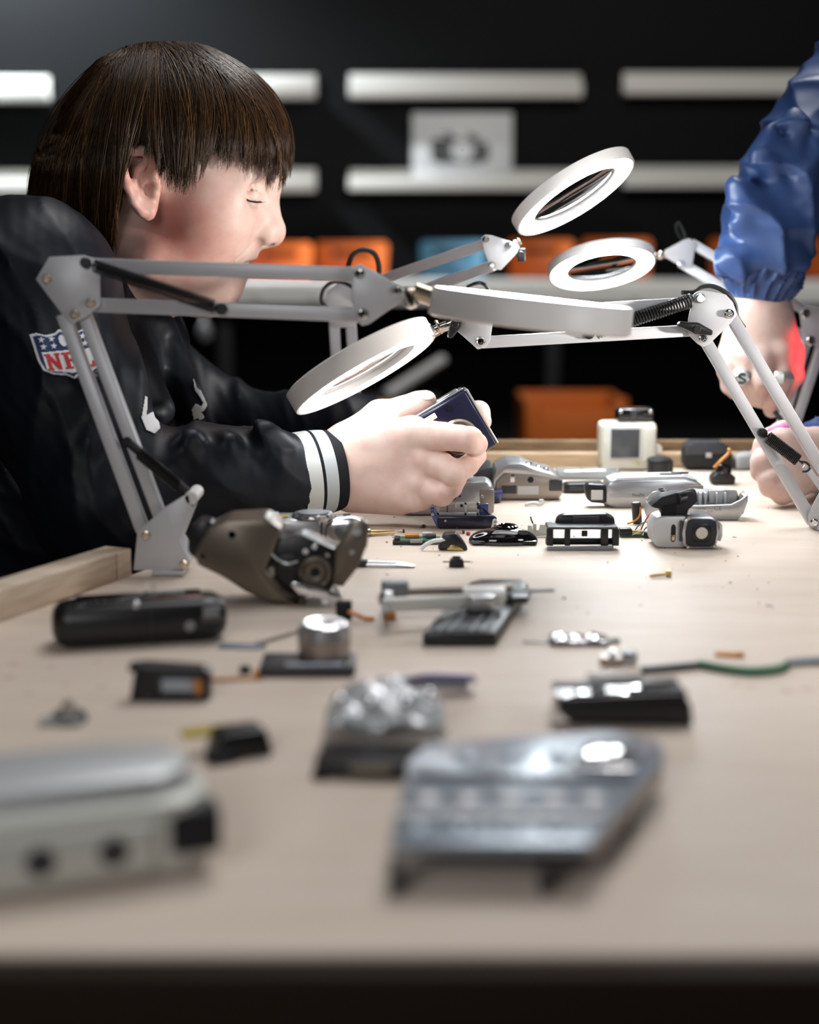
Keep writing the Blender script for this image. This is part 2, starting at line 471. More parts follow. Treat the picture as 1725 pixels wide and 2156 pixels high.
for x0, x1, y, m, lab in ((520, 660, 511, 'orange_plastic', 'orange stool with slotted back, under the tip of the nose'),
                       (665, 818, 509, 'orange_plastic', 'orange stool with slotted back, beside the black cable loop'),
                       (1070, 1208, 505, 'orange_plastic', 'orange stool with slotted back, first to the right of the blue one'),
                       (1225, 1370, 502, 'orange_plastic', 'orange stool directly above the flat glowing ring lamp'),
                       (1492, 1632, 502, 'orange_plastic', 'orange stool partly hidden by the blue elastic cuff'),
                       (1688, 1830, 503, 'orange_plastic', 'orange stool at the right edge behind the blue sleeve')):
    chair(x0, x1, y, CY_, m, lab)
chair(884, 1022, 507, CY_, 'blue_plastic', 'dusty blue stool between the orange ones', group='plastic stools behind the bench')
# low tub chair just beyond the table
Y = 5.6
a = P(1105, 838, Y); b = P(1323, 838, Y); w = b.x - a.x; top = a.z
t = thing('tub_chair', 'low orange tub chair with raised sides beyond the table edge', 'chair', ((a.x + b.x) / 2, Y, 0))
q = MB(); out = []
n = 20
prof = [(-w / 2, top), (-w / 2 + .05, top + .004), (-w * .36, top - .03), (-w * .27, top - .055), (w * .27, top - .055), (w * .36, top - .03), (w / 2 - .05, top + .004), (w / 2, top), (w * .45, .22), (-w * .45, .22)]
q.prism([(x, z) for x, z in prof], .03, frame((1, 0, 0), (0, 0, 1), (0, -1, 0), (0, .02, 0)), .006)
q.build('front_shell', 'orange_plastic', t)
MB().box((0, .22, .30), (w * .9, .42, .04), .015).build('seat', 'orange_plastic', t)
q = MB(); q.prism([(-w * .47, .24), (w * .47, .24), (w * .5, top - .01), (-w * .5, top - .01)], .03, frame((1, 0, 0), (0, 0, 1), (0, -1, 0), (0, .44, 0)), .006); q.build('back_shell', 'orange_plastic', t)
for sx in (-1, 1):
    MB().box((sx * w * .47, .22, (.24 + top) / 2 - .005), (.03, .42, top - .25), .01).build('side_shell', 'orange_plastic', t)
    for y in (.05, .38): MB().cyl((sx * w * .36, y, .29), (sx * w * .40, y, 0), .014, .012, 12).build('leg', 'black_matte', t)

# ---------------------------------------------------------------- the table
NEAR = T(0, 2005).y; FAR = T(862, 985).y
e0 = T(0, 1310); e1 = T(272, 1214)
sl_ = (e1.x - e0.x) / (e1.y - e0.y)
nearL = e0.x - sl_ * (e0.y - NEAR)
corner = T(640, 1003)
poly = [(nearL, NEAR), (1.35, NEAR), (1.35, FAR + .02), (corner.x, FAR + .02), (e1.x + .012, e1.y + .035)]
t = thing('worktable', 'large pale plywood worktable strewn with dismantled cameras', 'table', (.4, .95, 0))
off = t.location
MB().prism(poly, .03, Matrix.Translation((0, 0, TT - .03)), .0012).build('tabletop', 'ply', t, off, smooth=30)
MB().box(((nearL + 1.35) / 2, NEAR - .006, TT - .052), (1.35 - nearL, .012, .101), .001).build('front_shade_strip', 'edge_shade', t, off)  # added dark strip that keeps the unlit near edge in shade
for lx, ly in ((-.12, .62), (1.2, .55), (1.2, 1.4), (.25, 1.4)):
    MB().box((lx, ly, (TT - .03) / 2), (.06, .06, TT - .031), .003).build('leg', 'black_matte', t, off)
# raised rim strips
a2 = Vector((e0.x - sl_ * .3, e0.y - .3)); b2 = Vector((e1.x, e1.y)); d2 = (b2 - a2).normalized(); n2 = Vector((-d2.y, d2.x))
def strip(a, b, w, h, name, m):
    d = (b - a).normalized(); n = Vector((-d.y, d.x))
    q = [(a.x, a.y), (b.x, b.y), (b.x + n.x * w, b.y + n.y * w), (a.x + n.x * w, a.y + n.y * w)]
    return MB().prism(q, h, Matrix.Translation((0, 0, TT)), .001).build(name, m, t, off, smooth=30)
rh = .0195
strip(a2, b2 - d2 * .014, .022, rh, 'rim', 'ply_edge')
strip(b2 - d2 * .0125, b2 + d2 * .004, .022, rh, 'rim_end_block', 'ply_edge')
strip(Vector((1.35, FAR)), Vector((corner.x, FAR)), .02, (985 - 955) * mpp(T(1100, 985)), 'rim', 'ply_edge') if False else None
s_ = mpp(T(1100, 985))
MB().box(((corner.x + 1.35) / 2, FAR + .010, TT + 15 * s_), (1.35 - corner.x, .02, 30 * s_), .001).build('rim', 'rim_mid', t, off)
MB().box(((corner.x + 1.35) / 2, FAR + .030, TT + 15 * s_), (1.35 - corner.x, .018, 72 * s_), .001).build('rim', 'rim_dark', t, off)
# round drill marks and stains on the ply, very shallow discs
q = MB()
for px, py, r in ((30, 1398, 12), (110, 1405, 10), (60, 1460, 12), (205, 1392, 9), (140, 1440, 10), (215, 1445, 11), (20, 1425, 14), (1580, 1445, 11), (1655, 1455, 12), (1700, 1450, 10), (1550, 1440, 9)):
    p = T(px, py); s = mpp(p); q.lathe([(0, 0), (r * s * 1.2, 0), (r * s, .00015), (0, .00015)], 20, Matrix.Translation(p))
q.build('drill_mark', 'stain', t, off, kind='stuff')
# ---------------------------------------------------------------- magnifier lamps
def to_cam(p): return (CAM - Vector(p)).normalized()
def plate(poly, Y, th, name, m, root, gap=0, bev=.0006):
    """a sheet-metal plate facing the room's near side; poly in pixels, Y the distance of its front"""
    pts = [P(x, y, Y) for x, y in poly]
    vs = [(p.x, p.z) for p in pts]
    mx = frame((1, 0, 0), (0, 0, 1), (0, -1, 0), (0, Y + th + gap, 0))
    return MB().prism(vs, th, mx, bev).build(name, m, root, root.location, smooth=30)
def rbar(a, b, w, d, name, m, root):
    """a square tube between two points: w tall, d deep"""
    a, b = Vector(a), Vector(b); x = (b - a).normalized(); y = Vector((0, 1, 0)); y = (y - x * y.dot(x)).normalized(); z = x.cross(y)
    q = MB().box((0, 0, 0), ((b - a).length, d, w), .0009, frame(x, y, z, (a + b) / 2), seg=2)
    return q.build(name, m, root, root.location)
def screw(px, py, Y, r, root, m='bronze'):
    p = P(px, py, Y); s = mpp(p)
    q = MB(); fr = frame((1, 0, 0), (0, 0, 1), (0, -1, 0), p)
    q.lathe([(0, 0), (r * s * 1.25, 0), (r * s * 1.25, .0006), (r * s, .0008), (r * s, .0022), (r * s * .85, .0028), (r * s * .45, .0028), (r * s * .4, .0016), (0, .0016)], 20, fr)
    return q.build('bolt', m, root, root.location)
def spring(a, b, r, root, wire=.0008, turns=None, lead=.004):
    a, b = Vector(a), Vector(b); L = (b - a).length; turns = turns or int(L / .0021)
    d = (b - a).normalized()
    q = MB().tube([a] + helix(a + d * lead, b - d * lead, r, turns) + [b], wire, 6)
    return q.build('spring', 'spring_black', root, root.location)
def post(px, py, Y, r, root, m='black_plastic', depth=.010, out=.004):
    p = P(px, py, Y); s = mpp(p)
    return MB().cyl((p.x, p.y + depth, p.z), (p.x, p.y - out, p.z), r * s, None, 24, bev=.0008).build('spring_post', m, root, root.location)
def knob(cx, cy, ax, ay, bx, by, Y, root, w=20):
    c, a, b = P(cx, cy, Y), P(ax, ay, Y), P(bx, by, Y); s = mpp(c)
    d = (b - a); L = d.length; x = d.normalized(); y = Vector((0, 1, 0)); z = x.cross(y)
    hw = w * s
    oc = ((c - a).dot(x))
    poly = [(0, -.3 * hw), (.02 * L, .35 * hw), (oc - .9 * hw, .75 * hw), (oc, hw), (oc + .9 * hw, .75 * hw), (.98 * L, .35 * hw), (L, -.3 * hw), (.95 * L, -.5 * hw), (oc + .9 * hw, -.8 * hw), (oc, -hw), (oc - .9 * hw, -.8 * hw), (.05 * L, -.5 * hw)]
    q = MB().prism(poly, .009, frame(x, z, -y if x.cross(z).dot(-y) > 0 else y, a + Vector((0, 0, 0))), .0014)
    o = q.build('wing_knob', 'black_plastic', root, root.location)
    MB().cyl(c + Vector((0, .012, 0)), c - Vector((0, .0105, 0)), .62 * hw, None, 24, bev=.0006).build('knob_cap', 'black_plastic', o, root.location)
    return o
def ring(ax, ay, bx, by, Y, tilt, th, root, led='led', dY=0, inner=.69, up=False):
    """annular LED head: pixels a and b are the ends of its long axis, tilt in degrees towards the viewer"""
    a, b = P(ax, ay, Y), P(bx, by, Y + dY); c = (a + b) / 2; R = (b - a).length / 2
    x = (b - a).normalized(); tv = to_cam(c); dn = x.cross(tv).normalized()
    if (dn.z > 0) != up: dn = -dn
    t = math.radians(tilt)
    n = (dn * math.cos(t) + tv * math.sin(t)).normalized(); n = (n - x * n.dot(x)).normalized()
    y = n.cross(x); fr = frame(x, y, n, c)                     # n points the way the light shines
    ri = R * inner
    hs = [(ri, -.3 * th), (ri, -.55 * th), (R * .80, -th), (R * .96, -th), (R, -th * .93), (R * .995, -.06 * th), (R * .985, 0), (R * .955, 0), (R * .95, -.10 * th), (ri + .001, -.10 * th)]
    h = MB().lathe(hs, 72, fr, closed=True).build('lamp_housing', 'ring_white', root, root.location, smooth=40)
    MB().lathe([(ri + .0012, -.09 * th), (R * .945, -.09 * th), (R * .94, -.01 * th), (ri + .003, -.01 * th)], 72, fr, closed=True).build('light_ring', led, h, root.location, smooth=30)
    l = MB(); r = ri - .0004
    l.lathe([(0, -.62 * th), (r * .5, -.595 * th), (r, -.5 * th), (r, -.38 * th), (r * .5, -.285 * th), (0, -.26 * th)], 56, fr)
    l.build('magnifying_lens', 'lens_glass', h, root.location, smooth=60)
    return h, c, x, n, R
def cable(pts, r, root, name='cable'):
    return MB().tube(smooth_path(pts), r, 8).build(name, 'rubber', root, root.location)
def rod(a, b, r, root, name, m, r1=None):
    return MB().cyl(a, b, r, r1, 24, bev=min(r, .001) * .5).build(name, m, root, root.location)
LGRP = 'magnifier lamps clamped to the table'

# --- near left lamp -------------------------------------------------------
b0 = T(335, 1206); Y1 = b0.y
L1 = thing('magnifier_lamp', 'nearest magnifier lamp, its grey arm crossing in front of the chin, ring seen edge-on', 'lamp', b0, 0, LGRP)
br = [(281, 1201), (289, 1120), (349, 1067), (383, 1046), (398, 1040), (404, 1072), (377, 1140), (398, 1178), (392, 1199)]
bk = plate(br, Y1 - .012, .002, 'clamp_bracket', 'arm_grey', L1)
plate(br, Y1 + .016, .002, 'bracket_back_plate', 'arm_grey', bk)
q = MB()
fl = [(404, 1072), (377, 1140), (398, 1178), (392, 1199)]
for (x0, y0), (x1, y1) in zip(fl, fl[1:]):
    A, B = P(x0, y0, Y1 - .0115), P(x1, y1, Y1 - .0115); C_, D = B + Vector((.0, .028, 0)), A + Vector((.0, .028, 0))
    o_ = Vector((-.0016, 0, 0)); q.raw([A, B, C_, D, A + o_, B + o_, C_ + o_, D + o_], [(0, 1, 2, 3), (7, 6, 5, 4), (0, 4, 5, 1), (1, 5, 6, 2), (2, 6, 7, 3), (3, 7, 4, 0)])
q.build('bracket_flange', 'arm_grey', bk, L1.location, smooth=20)
A = P(402, 1049, Y1 - .012); MB().cyl(A, A + Vector((0, .030, 0)), .0048, None, 24, bev=.0008).build('bracket_roller', 'ring_white', bk, L1.location)
screw(308, 1128, Y1 - .012, 8, L1); screw(389, 1189, Y1 - .012, 8, L1)
MB().box((b0.x + .008, b0.y + .004, TT + .0022), (.022, .030, .004), .0008).build('clamp_foot', 'arm_grey', L1, L1.location)
YE = Y1 + .015                                # elbow
rbar(P(134, 662, YE), P(302, 1118, Y1 + .002), .0092, .009, 'lower_arm_bar', 'arm_grey', L1)
rbar(P(178, 662, YE), P(340, 1092, Y1 + .002), .0088, .009, 'lower_arm_bar', 'arm_grey', L1)
el = [(75, 588), (103, 541), (175, 537), (209, 547), (211, 644), (182, 667), (150, 684), (138, 672)]
ep = plate(el, YE - .009, .002, 'elbow_plate', 'arm_grey', L1); plate(el, YE + .009, .002, 'elbow_plate', 'arm_grey', L1)
for x, y in ((99, 588), (191, 638), (158, 662)): screw(x, y, YE - .009, 8, L1)
YH = YE - .025
rbar(P(181, 558, YE), P(757, 578, YH), .0098, .009, 'upper_arm_bar', 'arm_grey', L1)
rbar(P(191, 642, YE), P(765, 663, YH), .0098, .009, 'upper_arm_bar', 'arm_grey', L1)
en = [(741, 577), (745, 560), (757, 556), (776, 564), (848, 606), (853, 619), (842, 637), (778, 682), (763, 686), (752, 677), (741, 634)]
plate(en, YH - .009, .002, 'head_plate', 'arm_grey', L1); plate(en, YH + .008, .002, 'head_plate', 'arm_grey', L1)
for x, y, r in ((757, 577, 9), (837, 612, 8), (765, 662, 9)): screw(x, y, YH - .009, r, L1, 'chrome')
post(181, 553, YE - .010, 11, L1); post(467, 650, YE - .018, 12, L1)
spring(P(186, 555, YE - .016), P(463, 649, YE - .022), .0042, L1, .00062)
post(270, 930, YE - .010, 11, L1); MB().tube([P(272, 933, YE - .012), P(395, 1036, Y1 - .005)], .0032, 10).build('spring_sleeve', 'rubber', L1, L1.location)
spring(P(285, 946, YE - .0125), P(386, 1031, Y1 - .006), .0040, L1, .0008)
rod(P(848, 620, YH), P(880, 618, YH), .0042, L1, 'pivot_barrel', 'bronze'); rod(P(872, 612, YH), P(912, 626, YH), .0062, L1, 'pivot_sleeve', 'bronze')
MB().torus(.0058, .0018, axis_frame(P(862, 626, YH), P(880, 618, YH)), 20, 8).build('pivot_washer', 'black_plastic', L1, L1.location)
MB().ball(P(866, 634, YH), .0055).build('pivot_ball', 'chrome', L1, L1.location)
ring(908, 602, 1331, 648, YH, 1.0, .0195, L1, dY=.01, up=True)

# --- sharp right-hand lamp --------------------------------------------------
b0 = T(1712, 1112); Y2 = b0.y
L2 = thing('magnifier_lamp', 'sharp magnifier lamp with black coil spring, ring shining over the hand with the camera', 'lamp', b0, 0, LGRP)
br = [(1690, 985), (1696, 978), (1708, 984), (1722, 1004), (1780, 1004), (1800, 1108), (1722, 1112), (1705, 1112), (1702, 1085), (1727, 1035), (1706, 1005)]
bk = plate(br, Y2 - .009, .002, 'clamp_bracket', 'arm_grey', L2); plate(br, Y2 + .014, .002, 'bracket_back_plate', 'arm_grey', bk)
screw(1714, 1101, Y2 - .009, 7, L2, 'chrome')
MB().box((b0.x + .025, b0.y + .004, TT + .002), (.050, .034, .004), .0008).build('clamp_foot', 'arm_grey', L2, L2.location)
YE = Y2 + .01
rbar(P(1486, 718, YE), P(1712, 1100, Y2), .0092, .009, 'lower_arm_bar', 'arm_grey', L2)
rbar(P(1538, 664, YE), P(1772, 1055, Y2), .0092, .009, 'lower_arm_bar', 'arm_grey', L2)
el = [(1462, 618), (1474, 612), (1500, 614), (1529, 620), (1544, 636), (1553, 662), (1538, 682), (1493, 726), (1480, 731), (1468, 723), (1450, 705), (1450, 671)]
plate(el, YE - .009, .002, 'elbow_plate', 'arm_grey', L2); plate(el, YE + .008, .002, 'elbow_plate', 'arm_grey', L2)
screw(1536, 661, YE - .009, 8, L2, 'chrome'); screw(1481, 713, YE - .009, 7, L2, 'chrome')
knob(1463, 692, 1425, 680, 1498, 700, YE - .010, L2, 13)
YH = YE - .035
rbar(P(1474, 636, YE), P(1023, 664, YH), .0090, .009, 'upper_arm_bar', 'arm_grey', L2)
rbar(P(1468, 695, YE), P(1012, 721, YH), .0092, .009, 'upper_arm_bar', 'arm_grey', L2)
en = [(974, 664), (986, 650), (1020, 636), (1040, 648), (1040, 664), (1033, 716), (1024, 731), (1006, 736), (998, 728), (963, 697)]
plate(en, YH - .009, .002, 'head_plate', 'arm_grey', L2); plate(en, YH + .008, .002, 'head_plate', 'arm_grey', L2)
screw(1023, 656, YH - .009, 7, L2, 'chrome'); screw(1012, 719, YH - .009, 8, L2, 'chrome')
post(1474, 628, YE - .010, 10, L2, 'steel'); post(1240, 703, (YE + YH) / 2 - .006, 11, L2)
spring(P(1466, 629, YE - .016), P(1246, 702, (YE + YH) / 2 - .012), .0052, L2, .0008, turns=34)
post(1605, 911, YE - .010, 10, L2)
spring(P(1608, 914, YE - .014), P(1690, 976, Y2 - .012), .0046, L2, .0007, turns=22)
MB().tube(smooth_path([P(1684, 972, Y2 - .012), P(1698, 974, Y2 - .012), P(1706, 984, Y2 - .012), P(1700, 992, Y2 - .011), P(1690, 993, Y2 - .01)]), .0009, 8).build('spring_hook', 'spring_black', L2, L2.location)
cable([P(1437, 616, YE - .004), P(1460, 615, YE), P(1478, 604, YE), P(1502, 603, YE), P(1530, 617, YE), P(1548, 640, YE + .002), P(1553, 668, YE + .004), P(1567, 690, YE + .008)], .0019, L2)
knob(958, 682, 973, 655, 946, 711, YH - .012, L2, 12)
rod(P(965, 672, YH), P(940, 684, YH), .0045, L2, 'pivot_barrel', 'chrome'); rod(P(942, 682, YH), P(906, 696, YH), .0052, L2, 'pivot_sleeve', 'chrome'); 
MB().torus(.0052, .0012, axis_frame(P(924, 688, YH), P(918, 691, YH)), 20, 8).build('pivot_washer', 'bronze', L2, L2.location)
rod(P(912, 688, YH), P(899, 702, YH), .0085, L2, 'pivot_foot', 'chrome', .0065)
ring(626, 874, 918, 706, YH - .012, 8.5, .0165, L2, led='led_hand')

# --- lamp behind, ring raised highest -------------------------------------
b0 = T(728, 1006); Y3 = b0.y
L3 = thing('magnifier_lamp', 'magnifier lamp with the highest ring, standing behind the held camera', 'lamp', b0, 0, LGRP)
MB().box((b0.x, b0.y, TT + .010), (.036, .030, .020), .002).build('clamp_foot', 'arm_grey', L3, L3.location)
bk = plate([(700, 1000), (700, 930), (770, 930), (765, 1000)], Y3 - .012, .002, 'clamp_bracket', 'arm_grey', L3)
rbar(P(703, 665, Y3), P(719, 960, Y3), .0105, .009, 'lower_arm_bar', 'arm_grey', L3)
rbar(P(738, 665, Y3), P(757, 960, Y3), .0105, .009, 'lower_arm_bar', 'arm_grey', L3)
el = [(684, 640), (690, 612), (715, 592), (760, 586), (778, 600), (778, 640), (745, 690), (700, 690)]
plate(el, Y3 - .009, .002, 'elbow_plate', 'arm_grey', L3); plate(el, Y3 + .008, .002, 'elbow_plate', 'arm_grey', L3)
YH = Y3 - .10
rbar(P(757, 605, Y3), P(1023, 513, YH), .0098, .009, 'upper_arm_bar', 'arm_grey', L3)
rbar(P(770, 652, Y3), P(1042, 558, YH), .0098, .009, 'upper_arm_bar', 'arm_grey', L3)
en = [(1013, 500), (1022, 494), (1035, 495), (1085, 511), (1094, 519), (1090, 532), (1055, 569), (1040, 566), (1030, 556), (1020, 530)]
plate(en, YH - .009, .002, 'head_plate', 'arm_grey', L3); plate(en, YH + .008, .002, 'head_plate', 'arm_grey', L3)
for x, y in ((1023, 505), (1071, 517), (1036, 559)): screw(x, y, YH - .009, 6, L3, 'chrome')
post(1096, 536, YH - .006, 8, L3)
MB().box(P(1098, 537, YH - .004), (.007, .006, .012), .001).build('wing_knob', 'black_plastic', L3, L3.location)
rod(P(1078, 522, YH), P(1095, 506, YH), .004, L3, 'pivot_barrel', 'bronze'); MB().ball(P(1082, 512, YH - .004), .0036).build('pivot_ball', 'chrome', L3, L3.location)
ring(1090, 488, 1338, 343, YH, 15.5, .0115, L3, led='led_high')
cable([P(731, 600, Y3), P(734, 560, Y3 - .01), P(745, 535, Y3 - .012), P(765, 526, Y3 - .012), P(786, 532, Y3 - .012), P(796, 550, Y3 - .01), P(798, 575, Y3), P(792, 600, Y3)], .0026, L3)
cable([P(690, 650, Y3 - .010), P(677, 632, Y3 - .012), P(682, 608, Y3 - .014), P(700, 594, Y3 - .014), P(722, 594, Y3 - .013), P(742, 604, Y3 - .01)], .0018, L3)
cable([P(985, 603, YH + .02), P(1000, 597, YH), P(1014, 596, YH), P(1026, 606, YH), P(1040, 640, YH + .03)], .0016, L3)

# --- lamp at the far right, flat ring ---------------------------------------
b0 = T(1622, 990); Y4 = b0.y
L4 = thing('magnifier_lamp', 'magnifier lamp with the flat glowing ring, its arm passing behind the blue cuff', 'lamp', b0, 0, LGRP)
MB().box((b0.x, b0.y, TT + .010), (.036, .030, .020), .002).build('clamp_foot', 'arm_grey', L4, L4.location)
plate([(1596, 985), (1604, 915), (1650, 900), (1662, 985)], Y4 - .012, .002, 'clamp_bracket', 'arm_grey', L4)
rbar(P(1706, 690, Y4), P(1636, 930, Y4), .0100, .009, 'lower_arm_bar', 'arm_grey', L4)
rbar(P(1738, 700, Y4), P(1660, 935, Y4), .0100, .009, 'lower_arm_bar', 'arm_grey', L4)
el = [(1684, 655), (1700, 643), (1750, 650), (1765, 690), (1745, 735), (1705, 725), (1690, 700)]
plate(el, Y4 - .009, .002, 'elbow_plate', 'arm_grey', L4); plate(el, Y4 + .008, .002, 'elbow_plate', 'arm_grey', L4)
screw(1697, 661, Y4 - .009, 8, L4, 'chrome'); screw(1708, 718, Y4 - .009, 8, L4, 'chrome')
YH = Y4 + .02
rbar(P(1455, 512, YH), P(1712, 664, Y4), .0095, .009, 'upper_arm_bar', 'arm_grey', L4)
rbar(P(1432, 552, YH), P(1700, 712, Y4), .0095, .009, 'upper_arm_bar', 'arm_grey', L4)
en = [(1400, 527), (1440, 505), (1453, 502), (1466, 512), (1458, 562), (1438, 562), (1402, 542)]
plate(en, YH - .009, .002, 'head_plate', 'arm_grey', L4); plate(en, YH + .008, .002, 'head_plate', 'arm_grey', L4)
screw(1434, 556, YH - .009, 6, L4, 'chrome')
rod(P(1372, 540, YH), P(1404, 538, YH), .0035, L4, 'pivot_barrel', 'bronze'); MB().ball(P(1390, 538, YH), .0052).build('pivot_ball', 'chrome', L4, L4.location)
cable([P(1446, 510, YH), P(1440, 488, YH), P(1430, 470, YH), P(1424, 478, YH), P(1432, 498, YH + .005), P(1450, 520, YH + .008)], .0017, L4)
ring(1156, 582, 1381, 553, YH, 21.5, .0105, L4, led='led_flat', inner=.65)
# ---------------------------------------------------------------- the person leaning over the table
mat('skin', (.69, .50, .43), .46, spec=.4, noise=(70, (.62, .38, .33), .42, .80), bump=(420, .10, .0006), sss=.12)
mat('jacket_satin', (.0055, .0070, .0115), .46, spec=.24, bump=(900, .10, .0003))
mat('knit_black', (.012, .012, .014), .9, spec=.2)
mat('knit_white', (.58, .58, .56), .9, spec=.2)
mat('knit_grey', (.44, .46, .47), .9, spec=.2)
mat('hair', (.040, .019, .007), .36, spec=.45, noise=(70, (.15, .075, .027), .48, .78))
mat('hair_under', (.016, .008, .0035), .6, spec=.3)
mat('lash', (.03, .018, .01), .5)
mat('eye_white', (.55, .52, .48), .25)
mat('tooth', (.72, .66, .55), .25)
mat('lip', (.52, .22, .18), .35, sss=.1)
mat('patch_white', (.68, .68, .68), .75)
mat('patch_navy', (.012, .03, .11), .75)
mat('patch_red', (.50, .02, .025), .7)
mat('trouser', (.015, .016, .02), .8)
def flush(m, centre, radius, col, loc):        # redder skin around the cheek
    nt = M[m].node_tree; b = nt.nodes['Principled BSDF']; src = b.inputs['Base Color'].links[0].from_socket
    g = nt.nodes.new('ShaderNodeNewGeometry'); d = nt.nodes.new('ShaderNodeVectorMath'); d.operation = 'DISTANCE'; d.inputs[1].default_value = centre
    n = nt.nodes.new('ShaderNodeTexNoise'); n.inputs['Scale'].default_value = 60; n.inputs['Detail'].default_value = 6
    ad = nt.nodes.new('ShaderNodeMath'); ad.operation = 'MULTIPLY_ADD'; ad.inputs[1].default_value = radius * .9
    mr = nt.nodes.new('ShaderNodeMapRange'); mr.inputs['From Min'].default_value = radius * 1.6; mr.inputs['From Max'].default_value = radius * .5
    mx = nt.nodes.new('ShaderNodeMix'); mx.data_type = 'RGBA'; mx.inputs[7].default_value = (*col, 1)
    nt.links.new(g.outputs['Position'], d.inputs[0]); nt.links.new(g.outputs['Position'], n.inputs['Vector'])
    nt.links.new(n.outputs['Fac'], ad.inputs[0]); nt.links.new(d.outputs['Value'], ad.inputs[2])
    nt.links.new(ad.outputs[0], mr.inputs['Value']); nt.links.new(mr.outputs[0], mx.inputs[0])
    nt.links.new(src, mx.inputs[6]); nt.links.new(mx.outputs[2], b.inputs['Base Color'])
HY_ = 1.30
def HP(x, y, w): return P(x, y, HY_ + w)
def rot(ax, az):                              # columns x', y', z'
    x = np.array((ax[0], 0, ax[1]), float); x /= np.linalg.norm(x)
    z = np.array((az[0], 0, az[1]), float); z /= np.linalg.norm(z)
    return np.stack([x, np.array((0., 1, 0)), z], 1)
flush('skin', HP(375, 490, -.06), .052, (.58, .22, .17), None)
flush('skin', HP(285, 370, -.08), .030, (.62, .30, .24), None)
flush('skin', HP(512, 548, 0), .011, (.50, .18, .15), None)
flush('skin', HP(575, 492, 0), .014, (.64, .32, .26), None)
B = Body()
ct, st_ = math.cos(math.radians(17)), math.sin(math.radians(17))
RF = rot((ct, -st_), (st_, ct))
B.ell(HP(348, 297, 0), (.084, .074, .078), k=.02)
B.ell(HP(488, 345, 0), (.037, .056, .050), k=.03)
B.ell(HP(440, 450, 0), (.045, .058, .083), RF, k=.03)
B.ell(HP(385, 560, 0), (.048, .048, .036), RF, k=.03)
for s in (-1, 1):
    B.cone(HP(318, 560, s * .048), HP(440, 605, s * .016), .017, .018, .025)
    B.ell(HP(452, 468, s * .036), (.022, .020, .026), RF, k=.03)
B.ell(HP(453, 598, 0), (.0180, .020, .0165), k=.016)
B.ell(HP(478, 528, 0), (.0255, .028, .022), RF, k=.016)
# nose
B.cone(HP(556, 394, 0), HP(573, 478, 0), .0092, .0100, .012)
B.ell(HP(575, 491, 0), (.0102, .0105, .0098), k=.008)
B.cone(HP(573, 501, 0), HP(538, 512, 0), .0052, .0055, .008)
for s in (-1, 1):
    B.cone(HP(540, 425, s * .009), HP(556, 480, s * .008), .008, .0095, .014)
    B.ell(HP(553, 496, s * .0115), (.0095, .0060, .0080), k=.006)
    B.cone(HP(560, 376, s * .010), HP(515, 366, s * .046), .0085, .0085, .018)
    B.ell(HP(548, 408, s * .037), (.014, .013, .010), k=.012, op='-')
    B.ell(HP(522, 410, s * .0265), (.0130, .0135, .0125), k=.004)
    B.cone(HP(512, 424, s * .038), HP(538, 430, s * .030), .0016, .0014, .004, op='-')
    B.cone(HP(516, 398, s * .0405), HP(545, 404, s * .030), .0010, .0010, .004, op='-')
    B.ell(HP(563, 512, s * .0065), (.0055, .0030, .0034), k=.003, op='-')
    B.cone(HP(545, 512, s * .017), HP(500, 548, s * .031), .0016, .0018, .008, op='-')
# lips and mouth
B.chain([HP(486, 548, -.022), HP(512, 543, -.012), HP(520, 539, -.004), HP(520, 539, .004), HP(512, 543, .012), HP(486, 548, .022)], [.003, .0050, .0052, .0052, .0050, .003], .005)
B.chain([HP(480, 556, -.020), HP(494, 568, -.012), HP(497, 572, 0), HP(494, 568, .012), HP(480, 556, .020)], [.003, .0055, .0060, .0055, .003], .006)
B.ell(HP(515, 557, 0), (.0215, .0235, .0034), rot((1, .10), (-.10, 1)), k=.003, op='-')
# ears
for s in (-1, 1):
    RE = rot((.97, .236), (-.236, .97))
    B.ell(HP(293, 384, s * .0690), (.0155, .0070, .0310), RE, k=.006)
    B.chain([HP(326, 360, s * .070), HP(322, 332, s * .076), HP(303, 316, s * .081), HP(280, 318, s * .084), HP(263, 338, s * .086), HP(261, 362, s * .087), HP(269, 392, s * .086), HP(282, 424, s * .083), HP(298, 446, s * .079)], [.003, .004, .0042, .0042, .0040, .0038, .0036, .0036, .004], .003)
    B.chain([HP(308, 338, s * .077), HP(292, 358, s * .080), HP(286, 384, s * .081), HP(292, 410, s * .080), HP(303, 428, s * .078)], [.003, .0034, .0036, .0034, .003], .003)
    B.ell(HP(309, 392, s * .081), (.0068, .0085, .0125), RE, k=.003, op='-')
    B.ell(HP(279, 348, s * .086), (.0040, .0040, .0095), RE, k=.003, op='-')
    B.ell(HP(327, 404, s * .0735), (.0042, .0042, .0062), k=.004)
    B.ell(HP(312, 444, s * .0745), (.0068, .0045, .0082), k=.005)
# neck, trunk and arms
B.cone(HP(282, 540, 0), P(150, 722, 1.31), .049, .056, .02)
B.cone(P(150, 730, 1.31), P(60, 1000, 1.33), .075, .11, .04)
B.cone(P(60, 1000, 1.33), (-.40, 1.33, .70), .11, .12, .04)
B.cone(P(70, 610, 1.17), P(170, 700, 1.45), .05, .05, .03)
RW = P(708, 984, 1.167)
B.chain([P(70, 610, 1.165), P(215, 1062, 1.092), P(446, 1004, 1.125), P(640, 996, 1.156), RW], [.05, .034, .029, .0255, .0245], .012)
B.chain([P(175, 705, 1.455), P(470, 920, 1.42), P(760, 926, 1.335), P(862, 935, 1.288)], [.05, .038, .030, .024], .012)
for y in (1.24, 1.42): B.chain([(-.40, y, .70), (-.02, y - .02, .58), (-.05, y - .02, .10), (.06, y - .02, .035)], [.085, .055, .038, .032], .02)
